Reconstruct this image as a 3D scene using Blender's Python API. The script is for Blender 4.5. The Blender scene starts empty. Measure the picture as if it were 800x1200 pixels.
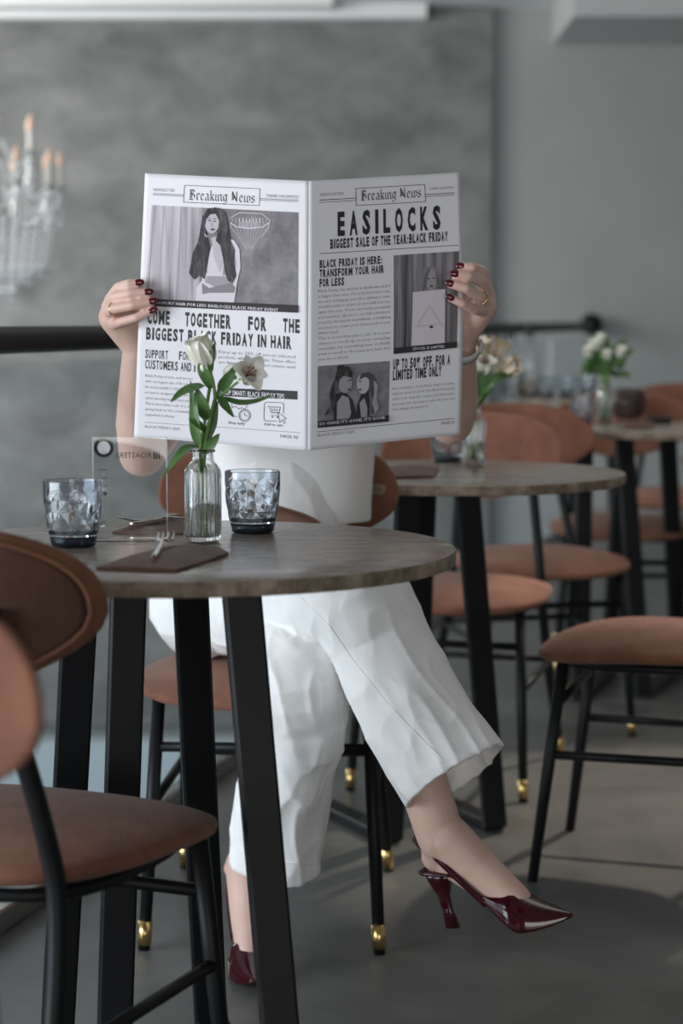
import bpy, bmesh, math, random
from mathutils import Vector, Matrix, noise
from mathutils.geometry import tessellate_polygon
from mathutils.bvhtree import BVHTree

C = bpy.context.scene.collection
S = bpy.context.scene
R = math.radians
PI = math.pi
random.seed(7)

# ------------------------------------------------------------------ camera
F, YH, H = 2300.0, 385.0, 1.029
PITCH = math.atan((600 - YH) / F)
cam = bpy.data.cameras.new('camera')
cam.sensor_fit = 'VERTICAL'
cam.sensor_height = 36.0
cam.lens = F / 1200 * 36.0
cam.clip_start = 0.05
cam.dof.use_dof = True
cam.dof.focus_distance = 2.77
cam.dof.aperture_fstop = 3.5
camo = bpy.data.objects.new('camera', cam)
camo.location = (0, 0, H)
camo.rotation_euler = (PI / 2 - PITCH, 0, 0)
C.objects.link(camo)
S.camera = camo

# ------------------------------------------------------------------ world, lights, exposure
S.view_settings.view_transform = 'Standard'
S.view_settings.look = 'None'
S.view_settings.gamma = 1
S.view_settings.use_curve_mapping = False
S.view_settings.exposure = 0.0
w = bpy.data.worlds.new('world')
S.world = w
w.use_nodes = True
w.node_tree.nodes['Background'].inputs[0].default_value = (0.88, 0.95, 1.0, 1)
w.node_tree.nodes['Background'].inputs[1].default_value = 0.11


def area(name, loc, target, sx, sy, power, col):
    l = bpy.data.lights.new(name, 'AREA')
    l.shape = 'RECTANGLE'
    l.size, l.size_y = sx, sy
    l.energy = power
    l.color = col
    o = bpy.data.objects.new(name, l)
    o.location = loc
    o.rotation_euler = (Vector(target) - Vector(loc)).to_track_quat('-Z', 'Y').to_euler()
    C.objects.link(o)
    return o


area('window_light', (-3.3, 1.3, 1.0), (0.0, 3.0, 0.55), 3.2, 1.9, 175, (0.90, 0.94, 1.0))
area('front_fill_light', (0.3, -7.5, 1.15), (0.1, 3.0, 0.5), 6.0, 2.2, 190, (1.0, 0.98, 0.95))  # added fill from behind the camera, not an actual window
area('atrium_light', (-3.6, 8.2, 2.2), (1.0, 10.6, 0.6), 2.4, 2.4, 195, (0.98, 0.99, 0.97))
area('ceiling_light', (1.2, 5.0, 2.72), (1.0, 5.0, 0.0), 2.2, 2.2, 16, (1.0, 0.93, 0.86))
sp = bpy.data.lights.new('downlight', 'SPOT')
sp.energy = 300
sp.color = (1.0, 0.85, 0.71)
sp.spot_size = R(26)
sp.spot_blend = 0.5
sp.shadow_soft_size = 0.06
spo = bpy.data.objects.new('downlight', sp)
spo.location = (1.9, 5.7, 2.7)
spo.rotation_euler = (Vector((0.82, 4.2, 0.2)) - Vector(spo.location)).to_track_quat('-Z', 'Y').to_euler()
C.objects.link(spo)


# ------------------------------------------------------------------ pixel -> place
def U(px, py, d):
    """point at distance d (along Y) seen at photo pixel px, py"""
    u, v = (px - 400) / F, (600 - py) / F
    cp, sn = math.cos(PITCH), math.sin(PITCH)
    dy = cp + v * sn
    dz = -sn + v * cp
    t = d / dy
    return Vector((u * t, d, H + dz * t))


def T(px, py, z):
    """point at height z seen at photo pixel"""
    u, v = (px - 400) / F, (600 - py) / F
    cp, sn = math.cos(PITCH), math.sin(PITCH)
    dy = cp + v * sn
    dz = -sn + v * cp
    t = (z - H) / dz
    return Vector((u * t, dy * t, z))


# ------------------------------------------------------------------ materials
def mat(name, col=(0.5, 0.5, 0.5), rough=0.5, metal=0.0, **kw):
    m = bpy.data.materials.new(name)
    m.use_nodes = True
    b = m.node_tree.nodes['Principled BSDF']
    b.inputs['Base Color'].default_value = (*col, 1)
    b.inputs['Roughness'].default_value = rough
    b.inputs['Metallic'].default_value = metal
    for k, v in kw.items():
        b.inputs[k.replace('_', ' ')].default_value = v
    return m


def nt(m):
    return m.node_tree.nodes, m.node_tree.links, m.node_tree.nodes['Principled BSDF']


def coords(m, scale=(1, 1, 1), kind='Object'):
    n, l, b = nt(m)
    tc = n.new('ShaderNodeTexCoord')
    mp = n.new('ShaderNodeMapping')
    mp.inputs['Scale'].default_value = scale
    l.new(tc.outputs[kind], mp.inputs[0])
    return mp.outputs[0]


def noisy(m, cols, scale, detail=4, rough=0.6, sv=(1, 1, 1), dist=0.0, pos=None):
    n, l, b = nt(m)
    t = n.new('ShaderNodeTexNoise')
    t.inputs['Scale'].default_value = scale
    t.inputs['Detail'].default_value = detail
    t.inputs['Roughness'].default_value = rough
    t.inputs['Distortion'].default_value = dist
    l.new(coords(m, sv), t.inputs['Vector'])
    r = n.new('ShaderNodeValToRGB')
    e = r.color_ramp.elements
    pos = pos or [0.3 + 0.4 * i / (len(cols) - 1) for i in range(len(cols))]
    e[0].position, e[0].color = pos[0], (*cols[0], 1)
    e[1].position, e[1].color = pos[-1], (*cols[-1], 1)
    for p, c in list(zip(pos, cols))[1:-1]:
        k = e.new(p)
        k.color = (*c, 1)
    l.new(t.outputs['Fac'], r.inputs[0])
    l.new(r.outputs[0], b.inputs['Base Color'])
    return t


def bump(m, scale, strength, dist=0.002, detail=4, sv=(1, 1, 1)):
    n, l, b = nt(m)
    t = n.new('ShaderNodeTexNoise')
    t.inputs['Scale'].default_value = scale
    t.inputs['Detail'].default_value = detail
    l.new(coords(m, sv), t.inputs['Vector'])
    k = n.new('ShaderNodeBump')
    k.inputs['Strength'].default_value = strength
    k.inputs['Distance'].default_value = dist
    l.new(t.outputs['Fac'], k.inputs['Height'])
    l.new(k.outputs[0], b.inputs['Normal'])


def thin_glass(name, col, refl=0.015):
    m = bpy.data.materials.new(name)
    m.use_nodes = True
    n, l = m.node_tree.nodes, m.node_tree.links
    n.clear()
    o = n.new('ShaderNodeOutputMaterial')
    tr = n.new('ShaderNodeBsdfTransparent')
    tr.inputs[0].default_value = (*col, 1)
    g = n.new('ShaderNodeBsdfGlossy')
    g.inputs['Roughness'].default_value = 0.03
    mx = n.new('ShaderNodeMixShader')
    mx.inputs[0].default_value = refl
    l.new(tr.outputs[0], mx.inputs[1])
    l.new(g.outputs[0], mx.inputs[2])
    l.new(mx.outputs[0], o.inputs[0])
    return m


M = {}
M['suede'] = mat('suede', rough=0.85)
noisy(M['suede'], [(0.13, 0.049, 0.026), (0.215, 0.086, 0.047), (0.285, 0.125, 0.071)], 7, 5, 0.65)
bump(M['suede'], 140, 0.35, 0.002)
M['suede'].node_tree.nodes['Principled BSDF'].inputs['Sheen Weight'].default_value = 0.08
M['shell'] = mat('shell_suede', rough=0.8)
noisy(M['shell'], [(0.085, 0.036, 0.022), (0.13, 0.056, 0.034)], 14, 5, 0.65)
bump(M['shell'], 160, 0.3, 0.002)
M['black'] = mat('black_metal', (0.008, 0.0085, 0.0095), 0.45, Specular_IOR_Level=0.22)
bump(M['black'], 300, 0.05, 0.001)
M['brass'] = mat('brass', (0.72, 0.50, 0.20), 0.28, 1.0)
M['gold'] = mat('gold', (0.85, 0.58, 0.27), 0.22, 1.0)
M['steel'] = mat('steel', (0.55, 0.54, 0.52), 0.22, 1.0)
M['leather'] = mat('leather', rough=0.55)
noisy(M['leather'], [(0.10, 0.042, 0.026), (0.155, 0.068, 0.042)], 30, 4)
bump(M['leather'], 400, 0.15, 0.001)

# travertine table top: bands across the slab
m = M['stone'] = mat('travertine', rough=0.22)
noisy(m, [(0.10, 0.072, 0.050), (0.26, 0.21, 0.165), (0.40, 0.34, 0.275), (0.19, 0.15, 0.115), (0.50, 0.44, 0.365)], 5.0, 7, 0.65, (0.9, 5.5, 5.5), 1.2,
      [0.28, 0.42, 0.52, 0.6, 0.74])
# its rough edge
m = M['stone_edge'] = mat('travertine_edge', rough=0.7)
noisy(m, [(0.085, 0.060, 0.040), (0.24, 0.185, 0.13), (0.40, 0.33, 0.25)], 26, 7, 0.7)
bump(m, 120, 0.6, 0.004)

# polished concrete
m = M['concrete'] = mat('concrete', rough=0.38)
noisy(m, [(0.088, 0.088, 0.083), (0.135, 0.135, 0.127), (0.19, 0.188, 0.176)], 2.2, 8, 0.70, (1, 1, 1), 0.4)
bump(m, 7, 0.05, 0.004)

# dark plaster with soft blotches
m = M['plaster'] = mat('mottled_plaster', rough=0.9)
noisy(m, [(0.115, 0.116, 0.115), (0.185, 0.186, 0.183), (0.265, 0.265, 0.258)], 2.3, 8, 0.66, (1, 1, 1.7), 0.5)
M['wall'] = mat('wall_paint', rough=0.9)
noisy(M['wall'], [(0.33, 0.345, 0.34), (0.36, 0.372, 0.365)], 2.0, 2)
M['white'] = mat('white_paint', (0.78, 0.79, 0.79), 0.8)
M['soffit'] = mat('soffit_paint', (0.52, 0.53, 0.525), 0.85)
M['pale'] = mat('pale_wall', (0.46, 0.55, 0.60), 0.8)
M['balglass'] = thin_glass('balustrade_glass', (0.95, 0.975, 0.985))
M['acrylic'] = thin_glass('acrylic', (0.96, 0.975, 0.975), 0.035)
M['glass'] = mat('clear_glass', (0.97, 0.985, 0.98), 0.02, Transmission_Weight=1.0, IOR=1.45)
M['smoke'] = mat('smoky_blue_glass', (0.80, 0.85, 0.90), 0.015, Transmission_Weight=1.0, IOR=1.48)
M['deep'] = mat('deep_blue_glass', (0.03, 0.05, 0.09), 0.02, Transmission_Weight=0.5, IOR=1.48)
M['smokeball'] = mat('smoked_brown_glass', (0.30, 0.24, 0.22), 0.08, Transmission_Weight=0.9, IOR=1.3)
M['water'] = mat('water', (0.96, 0.98, 0.98), 0.0, Transmission_Weight=1.0, IOR=1.33)
M['stem'] = mat('stem_green', (0.12, 0.24, 0.045), 0.5)
M['leaf'] = mat('leaf_green', rough=0.45)
noisy(M['leaf'], [(0.035, 0.105, 0.022), (0.085, 0.19, 0.045)], 40, 3, 0.5)
M['petal'] = mat('petal_white', rough=0.55)
noisy(M['petal'], [(0.86, 0.86, 0.74), (0.90, 0.89, 0.84), (0.84, 0.85, 0.62)], 60, 3, 0.5)
M['petal'].node_tree.nodes['Principled BSDF'].inputs['Subsurface Weight'].default_value = 0.0
M['peach'] = mat('petal_cream', rough=0.6)
noisy(M['peach'], [(0.80, 0.62, 0.40), (0.84, 0.76, 0.62), (0.86, 0.82, 0.74)], 60, 3, 0.5)
M['stamen'] = mat('stamen_brown', (0.22, 0.06, 0.03), 0.6)
M['skin'] = mat('skin', rough=0.5)
noisy(M['skin'], [(0.62, 0.40, 0.325), (0.72, 0.49, 0.41)], 14, 3, 0.5)
bump(M['skin'], 220, 0.12, 0.001)
M['skin'].node_tree.nodes['Principled BSDF'].inputs['Subsurface Weight'].default_value = 0.08
M['skin'].node_tree.nodes['Principled BSDF'].inputs['Subsurface Radius'].default_value = (0.012, 0.005, 0.003)
M['nail'] = mat('nail_varnish', (0.085, 0.006, 0.012), 0.12, Coat_Weight=0.6)
M['patent'] = mat('patent_burgundy', (0.038, 0.0025, 0.0065), 0.14, Coat_Weight=0.35, Specular_IOR_Level=0.4, Coat_Roughness=0.03)
M['insole'] = mat('insole', (0.10, 0.012, 0.016), 0.5)
M['denim'] = mat('white_denim', rough=0.9)
noisy(M['denim'], [(0.84, 0.84, 0.835), (0.90, 0.90, 0.895)], 40, 4)
bump(M['denim'], 500, 0.22, 0.0015)
M['knit'] = mat('white_jersey', (0.78, 0.775, 0.765), 0.9)
bump(M['knit'], 300, 0.2, 0.001)
M['hair'] = mat('hair_brown', (0.045, 0.024, 0.015), 0.5)
bump(M['hair'], 60, 0.6, 0.004, 3, (6, 6, 0.4))
M['eye'] = mat('eye_white', (0.75, 0.74, 0.72), 0.15)
M['iris'] = mat('iris', (0.05, 0.03, 0.02), 0.15)
M['lip'] = mat('lip', (0.38, 0.11, 0.10), 0.4)
M['paper'] = mat('paper', (0.80, 0.79, 0.83), 0.75)
M['ink'] = mat('ink', (0.018, 0.018, 0.022), 0.6)
M['inkgrey'] = mat('ink_grey', (0.25, 0.25, 0.27), 0.7)
M['inkteal'] = mat('ink_teal', (0.05, 0.10, 0.11), 0.7)
M['inkwhite'] = mat('ink_white', (0.78, 0.77, 0.80), 0.7)
for i, g in enumerate([0.030, 0.075, 0.15, 0.24, 0.36, 0.52, 0.68]):
    M['g%d' % i] = mat('print_tone', (g, g * 0.93, g * 1.02), 0.75)
M['acredge'] = mat('acrylic_edge', (0.75, 0.78, 0.80), 0.15, Transmission_Weight=0.5)
m = M['pwall'] = mat('print_mottled_wall', rough=0.75)
noisy(m, [(0.13, 0.12, 0.135), (0.22, 0.205, 0.225), (0.33, 0.31, 0.335)], 28, 7, 0.7)
m = M['pcurtain'] = mat('print_curtain', rough=0.75)
noisy(m, [(0.20, 0.18, 0.20), (0.46, 0.43, 0.47), (0.62, 0.58, 0.63)], 90, 2, 0.5, (1.0, 0.5, 0.045), 0.3)
m = M['pdark'] = mat('print_dark_curtain', rough=0.75)
noisy(m, [(0.04, 0.037, 0.042), (0.17, 0.16, 0.175), (0.36, 0.34, 0.37)], 110, 2, 0.5, (1.0, 0.5, 0.04), 0.3)
m = M['phair'] = mat('print_hair', rough=0.75)
noisy(m, [(0.015, 0.014, 0.016), (0.045, 0.042, 0.046), (0.15, 0.14, 0.155)], 120, 3, 0.6, (1.0, 0.6, 0.22), 1.6)
M['ga'] = mat('print_tone', (0.20, 0.185, 0.205), 0.75)
M['gb'] = mat('print_tone', (0.275, 0.255, 0.28), 0.75)
M['gc'] = mat('print_tone', (0.43, 0.40, 0.44), 0.75)
M['strap'] = mat('white_strap', (0.62, 0.60, 0.58), 0.45)
M['watchface'] = mat('watch_face', (0.02, 0.02, 0.022), 0.1)
M['crystal'] = mat('crystal', (0.92, 0.93, 0.95), 0.06, Transmission_Weight=0.08, IOR=1.8)
M['candle'] = mat('candle_white', (0.72, 0.70, 0.66), 0.5)
M['bulb'] = mat('warm_bulb', (0.80, 0.55, 0.42), 0.4)
bb = M['bulb'].node_tree.nodes['Principled BSDF']
bb.inputs['Emission Color'].default_value = (1.0, 0.50, 0.30, 1)
bb.inputs['Emission Strength'].default_value = 0.12
M['silver'] = mat('silver_arm', (0.62, 0.62, 0.62), 0.25, 0.9)
M['dish'] = mat('dark_dish', (0.03, 0.03, 0.032), 0.4)
M['cap'] = mat('dark_cap', (0.05, 0.04, 0.035), 0.5)


# ------------------------------------------------------------------ mesh collector
class MB:
    def __init__(s):
        s.v, s.f, s.m = [], [], []

    def add(s, vs, fs, mi=0):
        b = len(s.v)
        s.v += [Vector(p) for p in vs]
        for f in fs:
            s.f.append([i + b for i in f])
            s.m.append(mi)

    def grid(s, rows, close=False, cap0=False, cap1=False, mi=0):
        n = len(rows[0])
        vs = [p for r in rows for p in r]
        fs = []
        for i in range(len(rows) - 1):
            for j in range(n if close else n - 1):
                k = (j + 1) % n
                fs.append((i * n + j, i * n + k, (i + 1) * n + k, (i + 1) * n + j))
        if cap0:
            fs.append(tuple(reversed(range(n))))
        if cap1:
            fs.append(tuple((len(rows) - 1) * n + j for j in range(n)))
        s.add(vs, fs, mi)

    def tube(s, pts, rad, seg=10, closed=False, mi=0, cap=True, flat=1.0):
        pts = [Vector(p) for p in pts]
        n = len(pts)
        if not hasattr(rad, '__len__'):
            rad = [rad] * n
        tans = []
        for i in range(n):
            if closed:
                t = pts[(i + 1) % n] - pts[i - 1]
            else:
                t = pts[min(i + 1, n - 1)] - pts[max(i - 1, 0)]
            tans.append(t.normalized())
        a = Vector((0, 0, 1)) if abs(tans[0].z) < 0.9 else Vector((1, 0, 0))
        x = tans[0].cross(a).normalized()
        rows = []
        for i in range(n):
            x = (x - tans[i] * x.dot(tans[i])).normalized()
            y = tans[i].cross(x)
            rows.append([pts[i] + (x * math.cos(2 * PI * k / seg) + y * flat * math.sin(2 * PI * k / seg)) * rad[i] for k in range(seg)])
        if closed:
            rows.append(rows[0])
            s.grid(rows, True, mi=mi)
        else:
            s.grid(rows, True, cap, cap, mi=mi)

    def cap_tube(s, p, q, r0, r1, seg=16, mi=0):
        """tapered capsule"""
        p, q = Vector(p), Vector(q)
        t = (q - p)
        L = max(t.length, 1e-5)
        t = t / L
        pts, rr = [], []
        for k in range(5):
            a = PI / 2 * k / 5
            pts.append(p - t * r0 * math.cos(a)); rr.append(max(r0 * math.sin(a), r0 * 0.05))
        for k in range(7):
            u = k / 6
            pts.append(p + t * L * u); rr.append(r0 + (r1 - r0) * u)
        for k in range(5):
            a = PI / 2 * (4 - k) / 5
            pts.append(q + t * r1 * math.cos(a)); rr.append(max(r1 * math.sin(a), r1 * 0.05))
        s.tube(pts, rr, seg, mi=mi)

    def ellipsoid(s, c, rx, ry, rz, rot=None, seg=20, rings=12, mi=0):
        c = Vector(c)
        rows = []
        for i in range(rings + 1):
            a = PI * i / rings
            z = -math.cos(a)
            r = max(math.sin(a), 0.01)
            row = []
            for k in range(seg):
                b = 2 * PI * k / seg
                p = Vector((rx * r * math.cos(b), ry * r * math.sin(b), rz * z))
                if rot:
                    p = rot @ p
                row.append(c + p)
            rows.append(row)
        s.grid(rows, True, True, True, mi=mi)

    def lathe(s, prof, c=(0, 0, 0), seg=32, mi=0, cap0=True, cap1=True, fn=None):
        c = Vector(c)
        rows = []
        for r, z in prof:
            row = []
            for k in range(seg):
                a = 2 * PI * k / seg
                rr = fn(r, z, a) if fn else r
                row.append(c + Vector((rr * math.cos(a), rr * math.sin(a), z)))
            rows.append(row)
        s.grid(rows, True, cap0, cap1, mi=mi)

    def bar(s, p, q, wx, wy, side, mi=0):
        """rectangular bar from p to q; side = direction of the wx width"""
        p, q = Vector(p), Vector(q)
        t = (q - p).normalized()
        a = Vector(side)
        a = (a - t * a.dot(t)).normalized()
        b = t.cross(a)
        rows = []
        ch = min(wx, wy) * 0.12
        prof = []
        for sx, sy in ((1, 1), (-1, 1), (-1, -1), (1, -1)):
            c1 = (sx * wx / 2, sy * (wy / 2 - ch))
            c2 = (sx * (wx / 2 - ch), sy * wy / 2)
            prof += [c1, c2] if sx * sy > 0 else [c2, c1]
        for o in (p, q):
            rows.append([o + a * x + b * y for x, y in prof])
        s.grid(rows, True, True, True, mi)

    def box(s, lo, hi, mi=0):
        x0, y0, z0 = lo
        x1, y1, z1 = hi
        s.add([(x0, y0, z0), (x1, y0, z0), (x1, y1, z0), (x0, y1, z0), (x0, y0, z1), (x1, y0, z1), (x1, y1, z1), (x0, y1, z1)],
              [(0, 3, 2, 1), (4, 5, 6, 7), (0, 1, 5, 4), (1, 2, 6, 5), (2, 3, 7, 6), (3, 0, 4, 7)], mi)

    def pad(s, outline, fn, e=0.6, na=48, nr=14, mi=0):
        """puffed pad: outline(a)->(x,y); fn(x,y,h,r)->point, h in -1..1"""
        rows = []
        for i in range(nr + 1):
            ph = PI * i / nr
            r = max(math.sin(ph), 1e-4) ** e
            c = math.cos(ph)
            h = math.copysign(abs(c) ** e, c)
            row = []
            for k in range(na):
                x, y = outline(2 * PI * k / na)
                row.append(fn(x * r, y * r, h, r))
            rows.append(row)
        s.grid(list(reversed(rows)), True, True, True, mi)

    def build(s, name, mats, parent=None, smooth=True, off=None):
        me = bpy.data.meshes.new(name)
        vs = s.v if off is None else [p - off for p in s.v]
        me.from_pydata([tuple(p) for p in vs], [], s.f)
        if not isinstance(mats, (list, tuple)):
            mats = [mats]
        for k in mats:
            me.materials.append(k)
        me.polygons.foreach_set('material_index', s.m)
        me.polygons.foreach_set('use_smooth', [smooth] * len(s.f))
        me.update()
        bm = bmesh.new()
        bm.from_mesh(me)
        bmesh.ops.recalc_face_normals(bm, faces=bm.faces)
        bm.to_mesh(me)
        bm.free()
        o = bpy.data.objects.new(name, me)
        C.objects.link(o)
        if parent is not None:
            o.parent = parent
        return o


def sharp(o, ang=40):
    o.data.set_sharp_from_angle(angle=R(ang))
    return o


def sub(o, n=1):
    md = o.modifiers.new('subdivision', 'SUBSURF')
    md.levels = md.render_levels = n
    return o


def tag(o, label, cat, group=None):
    o['label'] = label
    o['category'] = cat
    if group:
        o['group'] = group
    return o


def thing(name, label, cat, loc=(0, 0, 0), rz=0.0, group=None):
    o = bpy.data.objects.new(name, None)
    o.empty_display_size = 0.1
    C.objects.link(o)
    o.location = loc
    o.rotation_euler = (0, 0, rz)
    return tag(o, label, cat, group)


def struct(o):
    o['kind'] = 'structure'
    return o


def dup(root, loc, rz, label, group=None, skip=()):
    r = root.copy()
    C.objects.link(r)
    r.location = loc
    r.rotation_euler = (0, 0, rz)
    r['label'] = label
    if group:
        r['group'] = group
    for ch in list(root.children):
        if ch.name.split('.')[0] in skip:
            continue
        c = ch.copy()
        C.objects.link(c)
        c.parent = r
        for g in list(ch.children):
            if g.name.split('.')[0] in skip:
                continue
            d = g.copy()
            C.objects.link(d)
            d.parent = c
    return r


def catmull(pts, n):
    pts = [Vector(p) for p in pts]
    out = []
    for i in range(len(pts) - 1):
        p0, p1, p2, p3 = pts[max(i - 1, 0)], pts[i], pts[i + 1], pts[min(i + 2, len(pts) - 1)]
        for k in range(n):
            t = k / n
            out.append(0.5 * ((2 * p1) + (p2 - p0) * t + (2 * p0 - 5 * p1 + 4 * p2 - p3) * t * t + (3 * p1 - p0 - 3 * p2 + p3) * t ** 3))
    out.append(pts[-1])
    return out


def remesh(mb, name, voxel, material, smooth_it=6, off=None, parent=None, fac=0.5):
    """union of closed shapes as one continuous surface"""
    o = mb.build(name + '_raw', material, None, True, off)
    md = o.modifiers.new('r', 'REMESH')
    md.mode = 'VOXEL'
    md.voxel_size = voxel
    sm = o.modifiers.new('s', 'SMOOTH')
    sm.factor = fac
    sm.iterations = smooth_it
    dg = bpy.context.evaluated_depsgraph_get()
    me = bpy.data.meshes.new_from_object(o.evaluated_get(dg))
    me.name = name
    old = o.data
    bpy.data.objects.remove(o)
    bpy.data.meshes.remove(old)
    me.polygons.foreach_set('use_smooth', [True] * len(me.polygons))
    if not me.materials:
        me.materials.append(material)
    r = bpy.data.objects.new(name, me)
    C.objects.link(r)
    if parent is not None:
        r.parent = parent
    return r


# ------------------------------------------------------------------ the setting
def edge_x(y):
    """the balustrade line along the open edge of the floor"""
    return -0.61 + 0.259 * (y - 3.2)


mb = MB()
pl = [(edge_x(-1.5) - 0.05, -1.5), (4.2, -1.5), (4.2, 11.0), (edge_x(11) - 0.05, 11.0)]
mb.add([(x, y, 0) for x, y in pl] + [(x, y, -0.3) for x, y in pl],
       [(0, 1, 2, 3), (7, 6, 5, 4), (0, 4, 5, 1), (1, 5, 6, 2), (2, 6, 7, 3), (3, 7, 4, 0)])
struct(mb.build('floor', M['concrete'], smooth=False))
mb = MB()
mb.box((-8, -1.5, -3.3), (4.2, 11.0, -3.2))
struct(mb.build('floor_lower', M['pale'], smooth=False))
mb = MB()
mb.box((-8, 11.0, -3.3), (4.2, 11.2, 3.4))
struct(mb.build('wall_back', M['wall'], smooth=False))
mb = MB()
px = U(576, 200, 10.94).x
mb.box((-7.5, 10.93, -1.2), (px, 11.0, 2.77))
struct(mb.build('wall_panel_back', M['plaster'], smooth=False))
mb = MB()
mb.box((-7.5, 10.90, -3.2), (px, 11.0, -1.3))
struct(mb.build('trim_1', M['pale'], smooth=False))
mb = MB()
mb.box((4.2, -1.5, -3.3), (4.4, 11.2, 3.4))
struct(mb.build('wall_right', M['wall'], smooth=False))
mb = MB()
mb.box((-8, 3.0, 2.78), (4.2, 11.0, 2.9))
mb_c = mb
# ceiling with a light cove along the wall and a lower bulkhead at the right
struct(mb.build('ceiling', M['white'], smooth=False))
mb = MB()
mb.box((-7.5, 10.62, 2.735), (U(390, 10, 10.62).x, 10.95, 2.78))
mb.box((-7.5, 10.80, 2.70), (U(500, 10, 10.8).x, 10.95, 2.78))
struct(mb.build('trim_2', M['white'], smooth=False))
mb = MB()
x0 = x1 = U(672, 28, 10.0).x
mb.add([(x0, 10.0, 2.78), (4.2, 10.0, 2.78), (4.2, 11.0, 2.78), (x0, 11.0, 2.78), (x1, 10.0, 2.585), (4.2, 10.0, 2.585), (4.2, 11.0, 2.585), (x1, 11.0, 2.585)],
       [(0, 3, 2, 1), (4, 5, 6, 7), (0, 1, 5, 4), (1, 2, 6, 5), (2, 3, 7, 6), (3, 0, 4, 7)])
struct(mb.build('trim_3', M['soffit'], smooth=False))

# balustrade: handrail, glass panels, posts, end knob at the wall
bal = thing('balustrade', 'black handrail on glass panels along the open edge of the floor', 'railing', (edge_x(5.0), 5.0, 0))
bo = Vector(bal.location)
mb = MB()
rp = [Vector((edge_x(y), y, 1.0 + (y - 1) * 0.004)) for y in (1.0, 3.2, 6, 9, 10.9)]
mb.tube(rp, 0.024, 14)
mb.build('handrail', M['black'], bal, off=bo)
mb = MB()
e = rp[-1]
mb.ellipsoid(e + Vector((0, 0.02, 0.012)), 0.062, 0.05, 0.062)
mb.build('wall_knob', M['black'], bal, off=bo)
ys = [1.0, 3.1, 5.2, 7.3, 9.4, 10.87]
for a, b in zip(ys[:-1], ys[1:]):
    mb = MB()
    p, q = Vector((edge_x(a + 0.02), a + 0.02, 0.5)), Vector((edge_x(b - 0.02), b - 0.02, 0.5))
    mb.bar(p, q, 0.94, 0.012, (0, 0, 1))
    mb.build('glass_panel', M['balglass'], bal, smooth=False, off=bo)
mb = MB()
mb.bar((edge_x(1.0), 1.0, 0.022), (edge_x(10.9), 10.9, 0.022), 0.044, 0.035, (0, 0, 1))
mb.build('base_channel', M['steel'], bal, smooth=False, off=bo)


# ------------------------------------------------------------------ dining chair
def supel(a, rx, ry, n):
    c, s = math.cos(a), math.sin(a)
    return (rx * math.copysign(abs(c) ** (2 / n), c), ry * math.copysign(abs(s) ** (2 / n), s))


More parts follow.
